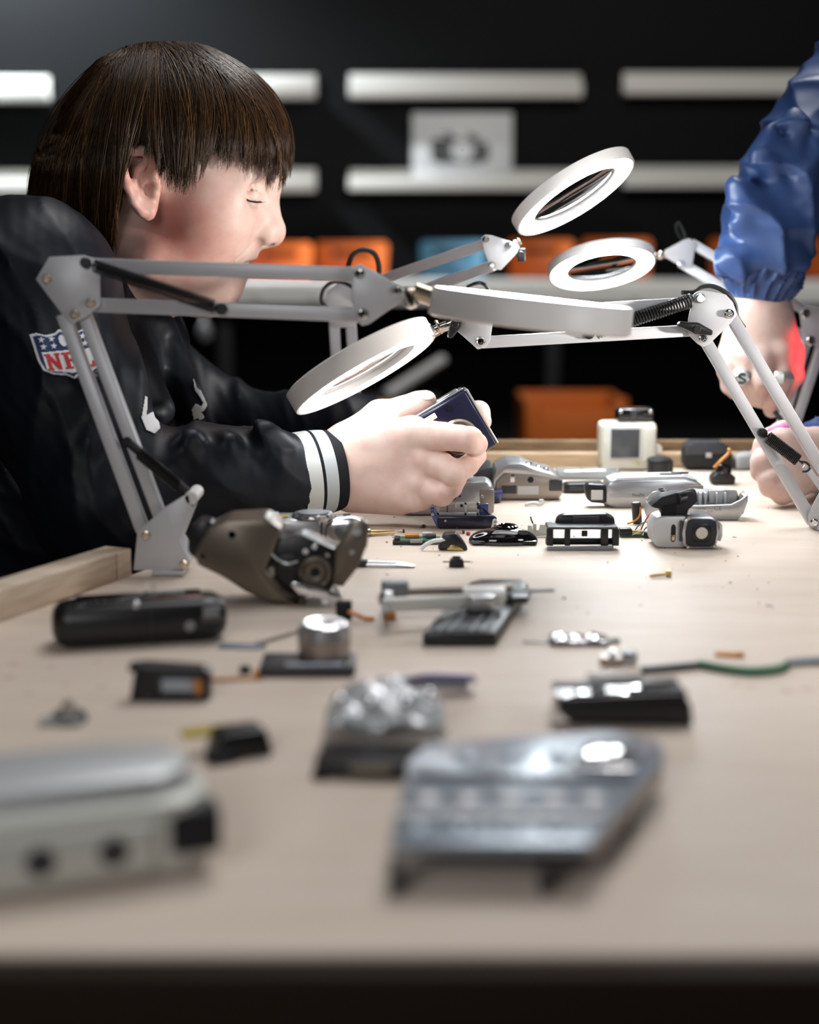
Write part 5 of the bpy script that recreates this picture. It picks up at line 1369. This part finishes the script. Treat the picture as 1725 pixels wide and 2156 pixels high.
# --- milky brackets
g = G2('plastic_bracket', 'milky plastic bracket with a black wire beside the black bezel', 'camera part', 1132, 1132)
g.slab('bracket_plate', 'milky_plastic', [(1112, 1132), (1112, 1108), (1120, 1108), (1122, 1118), (1136, 1118), (1138, 1106), (1158, 1106), (1158, 1130)], 8, 6, 1); g.rect('black_insert', 'black_plastic', 1150, 1102, 1164, 1112, 6, 10, 1); g.tube('wire', 'rubber', [(-8, 8, 26), (-12, 10, 34), (-14, 12, 42)], 1.5); g.rect('post', 'milky_plastic', 1122, 1104, 1130, 1120, 6, 4, 1)
g = G2('plastic_bracket', 'triangular white plastic bracket standing by the glossy oval cover', 'camera part', 1040, 1128)
g.slab('bracket_plate', 'milky_plastic', [(1032, 1128), (1038, 1096), (1042, 1093), (1047, 1097), (1052, 1128)], 6, 4, 1); g.disc('pin_hole', 'ink_grey', 1042, 1100, 2, 2, 3)
# --- glossy oval cover
g = G2('lens_cover', 'glossy black oval cover lying domed side up', 'camera part', 1062, 1150)
g.add('dome', 'black_gloss', MB().ball((0, 34, 4), (74, 36, 30), None, 48, 20)); g.box('flange', 'black_gloss', (0, 34, 5), (140, 62, 8), 4); g.add('raised_ring', 'black_gloss', MB().torus(22, 5, Matrix.Translation((6, 44, 32)), 32, 8)); g.box('notch', 'dark_grey', (40, 16, 26), (20, 10, 10), 2)
# --- pcb assembly with white strap
g = G2('circuit_board', 'green circuit board with black parts and a white strap, left of the oval cover', 'electronic part', 880, 1148)
g.box('board', 'pcb_green', (0, 24, 8), (96, 40, 4), 1); g.box('black_tray', 'black_plastic', (-20, 12, 4), (66, 24, 8), 2); g.box('copper_pad', 'copper_flex', (-12, 30, 14), (30, 18, 8), 2); g.box('chip', 'dark_grey', (28, 24, 14), (22, 18, 8), 1); g.box('shield', 'silver_matte', (20, 36, 16), (20, 12, 8), 1); g.rect('clear_clip', 'clear_plastic', 864, 1136, 890, 1144, 5, -2, 1); g.box('black_end', 'black_matte', (-44, 16, 8), (12, 30, 12), 2)
g = G2('shutter_module', 'dark shutter block with gold contacts and curved white strap', 'camera part', 945, 1160)
g.slab('block', 'black_plastic', [(922, 1158), (930, 1138), (936, 1126), (960, 1124), (972, 1136), (980, 1148), (986, 1160)], 34, 2, 3); g.slab('gold_contact', 'brass', [(940, 1158), (950, 1148), (966, 1150), (978, 1160)], 3, -1, .5)
g.add('white_strap', 'wire_white', MB().tube(smooth_path([(-58, 2, 3), (-48, 3, 12), (-30, 4, 20), (-8, 6, 22)]), 4.5)); g.box('red_part', 'wire_red', (42, 30, 30), (8, 6, 8), 1)
# --- little parts
g = G2('switch', 'tiny black switch with side legs lying alone on the bright wood', 'electronic part', 962, 1196)
g.slab('case', 'black_plastic', [(946, 1196), (947, 1184), (952, 1178), (972, 1178), (977, 1184), (978, 1196)], 22, 4, 2); g.box('leg', 'dark_grey', (-22, 12, 10), (14, 4, 2), 0); g.box('leg', 'dark_grey', (22, 12, 10), (14, 4, 2), 0); g.box('lever', 'black_matte', (0, 12, 20), (16, 8, 4), 1)
g = G2('screw', 'small brass screw lying alone right of centre', 'screw', 1392, 1216, 22)
g.add('shank', 'brass', MB().cyl((-28, 0, 4), (14, 0, 5), 2.0, 3.4, 14)); g.add('head', 'brass', MB().cyl((13, 0, 6), (22, 0, 6.5), 6.5, 8.0, 20, bev=1)); g.add('thread', 'brass', MB().tube(helix((-26, 0, 4), (8, 0, 5), 3.2, 9), .8, 5))
g = G2('probe_tip', 'pair of brass probe prongs beside the bronze camera', 'tool', 802, 1128, 12)
g.add('prong', 'brass', MB().cyl((-26, 4, 8), (30, 6, 8), 4, 1.4, 12)); g.add('prong', 'brass', MB().cyl((-26, -4, 5), (30, 0, 3), 3, 1.2, 12)); g.cyl('collar', 'bronze', (-30, 0, 8), (-22, 0, 8), 9)
g = G2('tweezers', 'thin metal tweezers with bent tips beside the bronze camera', 'tool', 812, 1194, -6)
g.add('arm', 'steel', MB().tube(smooth_path([(-50, 6, 8), (0, 5, 8), (30, 4, 7), (62, 0, 2)]), 3, 8)); g.add('arm', 'steel', MB().tube(smooth_path([(-50, -6, 4), (0, -6, 4), (28, -5, 4), (58, -2, 1.5)]), 3, 8)); g.box('joint', 'dark_grey', (-50, 0, 7), (22, 18, 13), 2)
g = G2('plastic_clip', 'tiny pale clip on the wood below the taupe camera', 'camera part', 1128, 1066)
g.add('spine', 'white_plastic', MB().tube(smooth_path([(-22, 0, 3), (-6, 3, 6), (8, 0, 4), (18, 4, 8)]), 3.4)); g.box('tab', 'white_plastic', (12, 4, 8), (10, 6, 12), 2)
# --- pouch and flex lens at the back right
g = G2('pouch', 'black padded pouch at the back of the table near the right', 'case', 1492, 992)
g.slab('body', 'black_matte', [(1444, 988), (1441, 960), (1446, 938), (1460, 932), (1520, 932), (1534, 940), (1544, 958), (1544, 990)], 50, 4, 9); g.slab('flap', 'dark_grey', [(1442, 960), (1446, 938), (1460, 931), (1520, 931), (1534, 939), (1540, 956)], 54, 2, 5); g.rect('clasp', 'silver_matte', 1486, 954, 1498, 964, 3, 0, 1)
g = G2('lens_module', 'black lens module with an orange ribbon, in front of the pouch', 'lens', 1524, 1022)
g.slab('base', 'black_plastic', [(1498, 1018), (1500, 1004), (1512, 996), (1540, 998), (1551, 1006), (1548, 1022), (1504, 1022)], 34, 2, 4); g.cyl('barrel', 'black_gloss', (2, 18, 22), (6, 16, 40), 17, 14); g.add('ribbon', 'copper_flex', MB().tube(smooth_path([(-20, 6, 36), (-6, 4, 52), (8, 8, 64), (12, 12, 74)]), 3.4)); g.disc('pin', 'brass', 1535, 948, 4, 4, 8)
g = G2('camera_shell', 'blurred clear and silver shell beside the fist, behind the lens module', 'camera part', 1578, 990)
g.slab('shell', 'silver_matte', [(1550, 990), (1550, 964), (1570, 954), (1598, 956), (1604, 988)], 30, 4, 4); g.rect('clear_cover', 'clear_plastic', 1556, 960, 1592, 984, 6, -4, 2)
# ---------------------------------------------------------------- bronze camera wreck by the lamp clamp
g = G2('camera_wreck', 'opened bronze camera with dark mechanism, right of the lamp clamp', 'camera', 585, 1276)
g.slab('bronze_shell', 'bronze_dark', [(416, 1190), (412, 1160), (440, 1112), (480, 1092), (560, 1088), (596, 1112), (580, 1160), (560, 1200), (600, 1248), (640, 1266), (640, 1274), (570, 1271), (520, 1250), (470, 1216)], 120, 0, 10)
g.slab('front_block', 'black_plastic', [(392, 1168), (396, 1120), (420, 1098), (446, 1104), (452, 1140), (430, 1180), (410, 1186)], 60, 36, 6)
m_ = g.slab('mechanism', 'black_plastic', [(515, 1210), (560, 1140), (640, 1130), (706, 1160), (712, 1222), (690, 1258), (600, 1250)], 90, 20, 6)
g.slab('cover_wing', 'bronze_dark', [(700, 1236), (706, 1160), (740, 1104), (764, 1094), (778, 1106), (774, 1150), (752, 1200), (722, 1240)], 26, 16, 5, label='bronze side cover standing upright')
g.disc('cover_screw', 'silver_bright', 752, 1120, 10, 4, 12); g.disc('cover_screw', 'silver', 741, 1164, 6, 4, 12)
g.rings('lens_mount', 'bronze_dark', 664, 1206, [(10, 0), (34, 0), (34, 12), (26, 16), (20, 8), (10, 6)], 16, m_); g.disc('lens_hole', 'black_matte', 664, 1206, 18, 4, 12, m_)
for x, y, r in ((645, 1160, 10), (664, 1150, 9), (492, 1124, 13), (430, 1170, 8), (690, 1168, 7)): g.disc('screw_head', 'silver_bright', x, y, r * .7, 6, 0)
g.slab('metal_strip', 'silver_bright', [(612, 1226), (622, 1222), (724, 1250), (722, 1266), (700, 1264), (630, 1248)], 10, -14, 1.5, label='bright steel strip')
g.slab('lever', 'silver', [(700, 1234), (708, 1230), (724, 1258), (716, 1264)], 6, -12, 1); g.disc('pivot_screw', 'silver_bright', 686, 1264, 9, 6, -8)
g.rect('gear_block', 'dark_grey', 590, 1170, 622, 1200, 12, 12, 3, m_); g.rect('bracket', 'taupe_metal', 566, 1196, 578, 1216, 10, 10, 1, m_)
g.add('spring_wire', 'steel', MB().tube(smooth_path([(-20, 8, 120), (0, 2, 100), (20, 0, 90), (44, -2, 96)]), 2.4), m_)
# silver camera behind it
g = G2('compact_camera', 'silver box camera with a round top ring, behind the bronze camera', 'camera', 640, 1192)
g.slab('camera_body', 'silver', [(540, 1192), (540, 1104), (552, 1094), (668, 1096), (678, 1108), (678, 1192)], 90, 4, 5); g.slab('lens_side', 'silver_bright', [(680, 1190), (682, 1112), (700, 1096), (742, 1092), (770, 1098), (762, 1192)], 70, 12, 8)
g.cyl('top_ring', 'silver_bright', (18, 44, 98), (18, 44, 106), 46, 42); g.cyl('top_disc', 'dark_grey', (18, 44, 106), (18, 44, 108), 34); g.cyl('ring_post', 'silver', (-14, 40, 96), (-14, 40, 100), 6)
g.box('yellow_strip', 'yellow_film', (-52, 40, 99), (36, 20, 3), 1); g.rect('seam', 'dark_grey', 676, 1100, 681, 1190, 3, 2, .5); g.box('accessory_shoe', 'silver', (-72, 40, 102), (34, 30, 10), 3)
# black camera case
g = G2('camera_case', 'long glossy black camera lying flat in front of the lamp clamp', 'camera', 300, 1364, 14)
g.box('body', 'black_plastic', (0, 60, 48), (366, 122, 92), 34); g.box('lens_bar', 'black_gloss', (0, 62, 92), (270, 90, 8), 4); g.add('stud', 'silver', MB().ball((-10, 20, 86), 12)); 
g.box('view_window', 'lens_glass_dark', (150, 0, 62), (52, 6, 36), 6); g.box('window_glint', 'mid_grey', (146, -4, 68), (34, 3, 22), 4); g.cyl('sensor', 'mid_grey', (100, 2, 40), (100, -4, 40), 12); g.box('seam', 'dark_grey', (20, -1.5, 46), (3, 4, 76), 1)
g.tube('hair_wire', 'steel', [(10, 60, 96), (16, 56, 112), (22, 60, 124), (30, 66, 112), (34, 70, 97)], 1.2)
# module with a small display
g = G2('display_module', 'small black module with a bluish display, in front of the long black camera', 'electronic part', 356, 1478)
g.slab('case', 'black_plastic', [(272, 1478), (286, 1402), (300, 1400), (430, 1408), (442, 1420), (442, 1474), (420, 1478)], 46, 2, 5); g.rect('display', 'grey_screen', 336, 1424, 422, 1464, 4, -1, 4); g.rect('display_face', 'blue_grey', 342, 1430, 408, 1456, 2, -3, 3); g.rect('copper_edge', 'copper_flex', 410, 1430, 426, 1462, 3, -3.5, 3); g.disc('lamp_dot', 'dark_grey', 312, 1468, 9, 3, -1); g.box('side_arm', 'black_matte', (-72, 20, 70), (24, 40, 14), 3)
g = G2('flex_cable', 'thin copper flex cable with a black plug beside the display module', 'cable', 500, 1436, 8)
g.box('ribbon', 'copper_flex', (0, 14, 2), (110, 16, 2), .5); g.box('ribbon_tail', 'copper_flex', (44, 40, 2), (16, 60, 2), .5); g.box('plug', 'black_plastic', (18, 62, 8), (24, 18, 14), 3)
g = G2('plastic_strip', 'flat bluish plastic strip behind the copper flex cable', 'camera part', 505, 1366, -6)
g.box('strip', 'blue_grey', (0, 8, 3), (92, 30, 6), 2); g.box('tab', 'mid_grey', (44, 10, 5), (20, 14, 8), 2)
g = G2('metal_pin', 'dark metal pin lying at a slant behind the silver lens cylinder', 'tool', 588, 1346, 52)
g.add('shaft', 'taupe_metal', MB().cyl((-70, 0, 5), (70, 0, 5), 4, 3, 12)); g.add('head', 'taupe_metal', MB().cyl((62, 0, 6), (84, 0, 6), 6, 6, 14, bev=1))
# silver lens cylinder on a dark base
g = G2('lens_unit', 'silver lens cylinder standing on a dark base', 'lens', 678, 1420)
g.add('dark_base', 'dark_grey', MB().box((-30, 30, 12), (200, 110, 24), 6)); g.cyl('barrel', 'taupe_metal', (2, 60, 24), (2, 60, 66), 56); g.cyl('upper_ring', 'silver', (2, 60, 66), (2, 60, 92), 58, 54); g.cyl('front_ring', 'silver_bright', (2, 60, 92), (2, 60, 97), 50, 44); g.cyl('lens_glass', 'lens_glass_dark', (2, 60, 96), (2, 60, 98), 30)
g.box('copper_foot', 'copper_flex', (-98, 4, 6), (60, 40, 10), 3); g.box('blue_board', 'blue_grey', (-16, -14, 22), (120, 16, 12), 3)
g = G2('connector', 'black connector with an orange ribbon behind the silver lens cylinder', 'electronic part', 724, 1308)
g.box('block', 'black_matte', (0, 12, 20), (34, 22, 40), 4); g.add('ribbon', 'copper_flex', MB().tube(smooth_path([(10, 4, 20), (24, 0, 14), (44, 0, 6), (64, 4, 3)]), 5))
# charger tray with rod assembly across it
ch = T(975, 1360); g = thing('battery_charger', 'flat black charger tray with a ridged top, in the middle of the table', 'charger', ch)
zt = .0085
flat('tray', 'black_plastic', [(888, 1332), (1046, 1332), (1114, 1226), (1098, 1218), (1010, 1218), (988, 1224)], .0004, zt, g, .002)
flat('top_panel', 'dark_grey', [(905, 1326), (1032, 1326), (1098, 1230), (1004, 1230)], zt - .0005, zt + .0008, g)
for t_ in (.12, .30, .66, .84):
    a0, a1, b0_, b1_ = 905 + 127 * t_, 905 + 127 * (t_ + .05), 1004 + 94 * t_, 1004 + 94 * (t_ + .05)
    flat('ridge', 'mid_grey', [(a0, 1325), (a1, 1325), (b1_, 1231), (b0_, 1231)], zt, zt + .0016, g, .0003)
flat('end_block', 'dark_grey', [(1040, 1258), (1112, 1258), (1120, 1238), (1058, 1238)], zt, zt + .004, g)
rd = thing('rod_assembly', 'pale metal slide rods lying across the black charger tray', 'camera part', T(940, 1300))
def onz(x, y, z): return T(x, y, TT + z)
z_ = zt + .0075
MB().box((0, 0, 0), ((onz(1060, 1262, z_) - onz(805, 1275, z_)).length, .008, .006), .001, axis_frame(onz(805, 1275, z_), onz(1060, 1262, z_)) @ Matrix.Translation((0, 0, (onz(1060, 1262, z_) - onz(805, 1275, z_)).length / 2)) @ Matrix.Rotation(PI / 2, 4, 'Y')).build('front_bar', 'milky_plastic', rd, rd.location)
rod(onz(830, 1246, z_), onz(1080, 1238, z_), .0028, rd, 'rear_rod', 'taupe_metal'); rod(onz(1075, 1246, z_), onz(1168, 1243, z_ - .001), .0011, rd, 'thin_shaft', 'mid_grey')
MB().box(onz(832, 1238, z_ + .002), (.017, .012, .010), .002).build('end_gear', 'mid_grey', rd, rd.location); MB().ball(onz(815, 1262, z_), .0055).build('end_stud', 'steel', rd, rd.location)
MB().box(onz(1020, 1250, z_ + .002), (.026, .012, .007), .001).build('slider', 'white_plastic', rd, rd.location); MB().box(onz(1016, 1268, z_), (.014, .008, .009), .001).build('slider_foot', 'steel', rd, rd.location)
MB().box(onz(822, 1288, .0046) , (.007, .010, .008), .001).build('foot', 'copper_flex', rd, rd.location); MB().cyl(onz(812, 1280, .0006), onz(812, 1280, z_), .0025, None, 12).build('foot_post', 'steel', rd, rd.location)
# shiny foil piece
g = G2('foil_piece', 'small crumpled mirror-bright foil right of the charger tray', 'camera part', 1222, 1356)
q = MB(); n_, m_2 = 14, 8; rr_ = np.random.RandomState(4)
vs_ = [(-62 + 124 * i / (n_ - 1), -20 + 60 * j / (m_2 - 1), 10 + 12 * math.sin(i * .8) * math.sin(PI * j / (m_2 - 1)) + rr_.uniform(-3, 3)) for j in range(m_2) for i in range(n_)]
q.raw(vs_, [(j * n_ + i, j * n_ + i + 1, (j + 1) * n_ + i + 1, (j + 1) * n_ + i) for j in range(m_2 - 1) for i in range(n_ - 1)])
o = g.add('foil', 'silver_bright', q); so = o.modifiers.new('thickness', 'SOLIDIFY'); so.thickness = .0008
g.box('blue_backing', 'navy_metal', (-10, 6, 3), (110, 44, 6), 2); g.box('dark_tab', 'dark_grey', (70, 12, 4), (30, 16, 6), 2); g.box('grey_tail', 'mid_grey', (-90, 6, 2), (60, 8, 2), .5)
# crumpled clear plastic over a dark block
g = G2('camera_shell', 'dark camera back lying under the clear crumpled cover', 'camera part', 775, 1645, -6)
g.box('plate', 'black_plastic', (0, 60, 22), (230, 120, 40), 10); g.box('raised_panel', 'bronze_dark', (6, -1, 24), (90, 6, 20), 3); g.box('corner_foot', 'black_matte', (-104, 6, 8), (30, 30, 16), 4)
q0 = onz(820, 1560, .008)
g = thing('clear_cover', 'crumpled clear plastic cover with bright gleams, left of centre in front', 'camera part', q0)
n_, m_2 = 34, 20; vs_ = []; rr_ = np.random.RandomState(9)
for j in range(m_2):
    for i in range(n_):
        u_, v_ = i / (n_ - 1), j / (m_2 - 1)
        X = (-.030 + .056 * u_); Yv = -.002 + .046 * v_
        hgt = .0185 * math.sin(PI * min(1, max(0, u_))) ** .35 * math.sin(PI * (.06 + .88 * v_)) ** .5
        vs_.append((X, Yv, hgt + .0042 * math.sin(11 * u_ + 3 * v_) * math.sin(7 * v_ + 4 * u_) + rr_.uniform(-.0008, .0008)))
o = MB().raw(vs_, [(j * n_ + i, j * n_ + i + 1, (j + 1) * n_ + i + 1, (j + 1) * n_ + i) for j in range(m_2 - 1) for i in range(n_ - 1)]).build('sheet', 'clear_shiny', g, smooth=40)
so = o.modifiers.new('thickness', 'SOLIDIFY'); so.thickness = .0008
MB().box((.0, .020, .005), (.044, .030, .010), .003).build('inner_shell', 'silver_matte', g)
for x, y in ((-.022, .006), (.018, .014), (-.008, .004), (.008, .006)): MB().ball((x, y, .0165), .0035).build('rounded_boss', 'silver_bright', g)
g = thing('film_strip', 'bluish purple film strip leaning behind the crumpled clear cover', 'film', onz(905, 1432, 0))
q = MB(); pts_ = [onz(812, 1440, .004), onz(860, 1428, .011), onz(910, 1420, .013), onz(1000, 1424, .0105)]; vs_ = []
for p in smooth_path(pts_, 6): vs_ += [p, p + Vector((.002, .012, -.0075))]
q.raw(vs_, [(2 * i, 2 * i + 2, 2 * i + 3, 2 * i + 1) for i in range(len(vs_) // 2 - 1)]); o = q.build('film', 'purple_film', g, g.location); so = o.modifiers.new('thickness', 'SOLIDIFY'); so.thickness = .0006
MB().box(onz(905, 1436, .0025), (.040, .008, .005), .001).build('film_base', 'blue_grey', g, g.location)
# glossy black dish with lamp reflection
g = G2('camera_shell', 'glossy black shell mirroring a ring lamp, right of centre in front', 'camera part', 1310, 1536)
g.slab('skirt', 'black_plastic', [(1172, 1500), (1180, 1474), (1440, 1462), (1458, 1490), (1462, 1536), (1440, 1530), (1200, 1526)], 130, 8, 8)
q = MB().box((0, 74, 62), (276, 140, 14), 6, rot=(-2.6, -2.7, 0)); g.add('mirror_top', 'black_gloss', q)
g.cyl('silver_corner', 'silver_bright', (-118, 40, 10), (-118, 40, 66), 30, 26); g.box('blue_glass', 'clear_plastic', (0, 130, 70), (120, 14, 26), 4)
g = G2('gear_cluster', 'small grey gear cluster behind the glossy black shell', 'camera part', 1302, 1404)
g.cyl('gear', 'taupe_metal', (-10, 20, 0), (-10, 20, 18), 26); g.cyl('gear', 'mid_grey', (26, 26, 0), (26, 26, 26), 18); g.cyl('pinion', 'steel', (-10, 20, 18), (-10, 20, 30), 9); g.box('bracket', 'silver_matte', (4, 16, 8), (72, 16, 12), 3); g.box('red_bit', 'copper_flex', (-30, 6, 10), (10, 8, 10), 2)
g = thing('flat_cable', 'long green and black flat cable running to the right edge', 'cable', onz(1540, 1402, 0))
def ribbon(name, pts, w, m, root):
    pp_ = smooth_path([onz(x, y, .0035) for x, y in pts], 8); vs_ = []
    for p in pp_: vs_ += [p, p + Vector((.0005, w, 0))]
    o = MB().raw(vs_, [(2 * i, 2 * i + 2, 2 * i + 3, 2 * i + 1) for i in range(len(pp_) - 1)]).build(name, m, root, root.location); so = o.modifiers.new('thickness', 'SOLIDIFY'); so.thickness = .0030; so.offset = -1
ribbon('black_run', [(1350, 1408), (1420, 1402), (1475, 1397)], .005, 'dark_grey', g); ribbon('green_run', [(1475, 1397), (1520, 1405), (1580, 1412), (1640, 1408), (1665, 1398)], .008, 'pcb_green', g); ribbon('grey_run', [(1660, 1394), (1700, 1390), (1760, 1388)], .007, 'mid_grey', g)
g = G2('copper_tab', 'small copper tab behind the green cable', 'electronic part', 1536, 1384, -14)
g.box('tab', 'copper_flex', (0, 10, 3), (60, 26, 5), 1); g.box('solder_end', 'brass', (22, 10, 7), (12, 18, 4), 1)
# yellow and black flex part
g = G2('flex_part', 'black camera part with a yellow film edge, behind the big grey camera', 'camera part', 500, 1606, 24)
g.box('black_wedge', 'black_plastic', (20, 50, 30), (130, 90, 58), 10, taper=.8); g.box('yellow_film', 'yellow_film', (-40, 90, 46), (110, 40, 10), 3); g.box('foot', 'black_matte', (-30, 20, 12), (60, 50, 22), 6)
g = G2('knob', 'small dark spiked knob at the left behind the big grey camera', 'camera part', 138, 1528)
g.cyl('base', 'dark_grey', (0, 30, 0), (0, 30, 18), 40, 34); g.cyl('stem', 'taupe_metal', (0, 30, 18), (0, 30, 44), 20, 9); g.box('clear_foot', 'clear_plastic', (-10, 6, 8), (90, 26, 14), 4)
# big pale camera at the lower left
g = G2('bridge_camera', 'big pale grey camera out of focus at the lower left corner', 'camera', 150, 1884, 17)
q = MB(); q.prism([(-330, -20), (250, 0), (306, 50), (316, 150), (270, 270), (120, 310), (-330, 310)], 176, Matrix.Translation((0, 0, 6)), 34); g.add('camera_body', 'warm_grey', q)
q = MB(); q.prism([(-325, 24), (200, 34), (268, 84), (282, 170), (246, 262), (100, 298), (-325, 298)], 62, Matrix.Translation((0, 0, 168)), 30); g.add('top_cover', 'silver_matte', q)
g.box('side_port', 'black_matte', (262, 40, 104), (118, 84, 96), 10)
for x, z in ((-60, 86), (90, 90)): g.cyl('socket', 'dark_grey', (x, 4, z), (x, -22, z), 32)
g.box('front_panel', 'warm_grey', (-40, -8, 90), (430, 22, 104), 8); g.box('rear_lug', 'dark_grey', (-200, 300, 170), (180, 40, 40), 10)
# big grey camera back on stubby legs at the lower right
zt = .0195
g = thing('camera_shell', 'large blue-grey camera back with rows of domed keys, raised on legs in front', 'camera part', onz(1040, 1800, 0))
cs = [(822, 1772), (1246, 1776), (1402, 1590), (1390, 1556), (1290, 1536), (900, 1560), (858, 1600)]
flat('top_panel', 'blue_grey', cs, zt - .0045, zt, g, .0018)
flat('raised_rib', 'silver_matte', [(832, 1712), (1276, 1716), (1284, 1704), (838, 1700)], zt - .001, zt + .0022, g, .0008)
flat('raised_rib', 'dark_grey', [(870, 1634), (1330, 1640), (1336, 1630), (876, 1624)], zt - .001, zt + .0012, g, .0006)
flat('window', 'silver_bright', [(1200, 1612), (1340, 1616), (1372, 1566), (1240, 1560)], zt - .001, zt + .0016, g, .001)
for row, (y_, xs_) in enumerate(((1678, (900, 985, 1075, 1165, 1250)), (1590, (985, 1085, 1180)), (1740, (880, 970, 1070, 1170)))):
    for x in xs_:
        c = onz(x, y_, zt + .001); r_ = .0055 if row < 2 else .0048
        MB().ball((c.x, c.y, TT + zt), (r_, r_, .0022), None, 24, 10).build('domed_key', 'blue_grey' if row else 'silver_matte', g, g.location)
for x, y in ((832, 1890), (1150, 1888), (1320, 1760), (900, 1700)):
    p = onz(x, y, 0); MB().box((p.x, p.y + .004, TT + .006), (.0045, .008, .012), .001).build('leg', 'dark_grey', g, g.location)
flat('side_wall', 'taupe_metal', [(1240, 1770), (1250, 1772), (1398, 1600), (1390, 1596)], .006, zt - .004, g, .0005)
flat('front_wall', 'black_plastic', [(838, 1745), (1236, 1748), (1240, 1738), (842, 1735)], .008, zt - .004, g, .0005)
# crumbs and tiny screws scattered on the wood: nobody could count them
q = MB(); rr_ = np.random.RandomState(21)
for i in range(90):
    x, y = rr_.uniform(780, 1725), rr_.uniform(1060, 1300)
    p = T(x, y, TT + .0004); r_ = rr_.uniform(.0002, .0007)
    if x > 1640 and y > 1080: continue
    if rr_.rand() < .7: q.ball(p + Vector((0, 0, r_ * .8)), (r_ * rr_.uniform(.7, 1.8), r_, r_ * .8), None, 8, 5)
    else: q.cyl(p + Vector((0, 0, r_)), p + Vector((r_ * rr_.uniform(-6, 6), r_ * rr_.uniform(-6, 6), r_)), r_ * .5, None, 6)
o = q.build('debris', 'ink_grey'); o['kind'] = 'stuff'; tag(o, 'tiny dark crumbs and scraps scattered over the plywood', 'debris')
for x, y, lab in ((846, 1122, 'tiny dark screw just left of the green circuit board'), (972, 1124, 'tiny screw between the shutter block and the white triangle bracket'), (890, 1112, 'tiny bent contact lying below the silver compact camera')):
    g = G2('screw', lab, 'screw', x, y, x % 60); g.add('shank', 'brass', MB().cyl((-8, 0, 2), (2, 0, 2.4), 1.6, None, 10)); g.add('head', 'dark_grey', MB().cyl((2, 0, 3), (6, 0, 3), 4, None, 14))
# background bits
b = P(432, 700, 6.78); g = thing('hanging_plug', 'pale grey plug hanging under the high bench, below the chin', 'plug', b)
MB().ball((0, 0, 0), (.034, .026, .050), None, 20, 12).build('plug_body', 'mid_grey', g); MB().tube(smooth_path([(0, 0, .05), (-.02, .01, .11), (-.01, .0, .18)]), .008, 8).build('lead', 'silver_matte', g)
a_ = P(812, 834, 4.6); b_ = P(932, 758, 4.9)
g = thing('support_stand', 'dark storage box with a pale slanting tube behind the held camera', 'stand', (a_.x, a_.y, 0))
MB().box((0, .1, a_.z / 2 - .01), (.36, .4, a_.z - .02), .01).build('storage_box', 'black_matte', g); MB().tube([a_, b_], .020, 14).build('slanting_tube', 'silver_matte', g, g.location); MB().box((.0, -.12, a_.z - .03), (.10, .03, .05), .01).build('yellow_tag', 'yellow_film', g)
# ---------------------------------------------------------------- camera, light, render look
cd = bpy.data.cameras.new('camera'); cam = bpy.data.objects.new('camera', cd); COL.objects.link(cam)
cam.location = CAM; cam.rotation_euler = (PI / 2 - PITCH, 0, 0)
cd.sensor_fit = 'HORIZONTAL'; cd.sensor_width = 24.0; cd.lens = F / 1725 * 24.0
cd.clip_start = .02; cd.clip_end = 50
cd.dof.use_dof = True; cd.dof.focus_distance = 1.165; cd.dof.aperture_fstop = cd.lens / 1000 / .0146; cd.dof.aperture_blades = 0
SC.camera = cam
def lamp(name, kind, loc, power, color, size=.1, target=None, **kw):
    l = bpy.data.lights.new(name, kind); o = bpy.data.objects.new(name, l); COL.objects.link(o)
    o.location = loc; l.energy = power; l.color = color
    if kind == 'AREA': l.size = size
    else: l.shadow_soft_size = size
    for k, v in kw.items(): setattr(l, k, v)
    if target is not None: o.rotation_euler = (Vector(target) - Vector(loc)).to_track_quat('-Z', 'Y').to_euler()
    return o
# the spotlight high up at the left that rakes along the back wall
lp = P(-270, -620, WY - .48)
lamp('wall_spotlight', 'SPOT', lp, 2300, (.86, .93, 1.0), .05, target=P(270, 290, WY - .1), spot_size=math.radians(72), spot_blend=.9)
# ceiling lights over the worktable and bench, then added fill lights
lamp('ceiling_panel_light', 'AREA', (.35, 1.45, 3.0), 25, (.97, .98, 1.0), 1.2, target=(.2, .9, .9))
lamp('room_downlight', 'AREA', (-.4, -.9, 4.6), 10, (1.0, .96, .92), 1.5, target=(.1, 1.2, .9))
lamp('bench_ceiling_light', 'AREA', (.9, 3.4, 4.7), 195, (1.0, .97, .93), 1.0, target=(.5, 7.6, .6))
lamp('side_fill_light', 'AREA', (.38, .70, TT + .24), 0.5, (.95, .97, 1.0), .12, target=(-.1, 1.15, TT + .12), shape='DISK')  # added fill from outside the frame, brightens the face and lamp arms
lamp('face_fill_light', 'SPOT', (1.30, .78, TT + .12), 108, (1.0, .95, .90), .04, target=(-.16, 1.25, TT + .235), spot_size=math.radians(17), spot_blend=.5)  # unseen narrow beam, added only to brighten the face
lamp('front_fill_light', 'AREA', (-.34, -.22, TT + .52), 2.6, (.96, .97, 1.0), .35, target=(-.1, 1.0, TT + .1))  # added front fill for the near lamp arms, no visible source
w = bpy.data.worlds.new('world'); SC.world = w; w.use_nodes = True
bg = w.node_tree.nodes['Background']; bg.inputs[0].default_value = (.5, .6, .7, 1); bg.inputs[1].default_value = .004
vs = SC.view_settings; SC.display_settings.display_device = 'sRGB'
vs.view_transform = 'Standard'; vs.look = 'None'; vs.exposure = 0.0; vs.gamma = 1.0; vs.use_curve_mapping = False
cy = SC.cycles
cy.use_denoising = True
try: cy.denoiser = 'OPENIMAGEDENOISE'
except Exception: pass
cy.max_bounces = 8; cy.diffuse_bounces = 4; cy.glossy_bounces = 4; cy.transmission_bounces = 8; cy.transparent_max_bounces = 8
cy.caustics_reflective = False; cy.caustics_refractive = False
cy.sample_clamp_indirect = 6.0
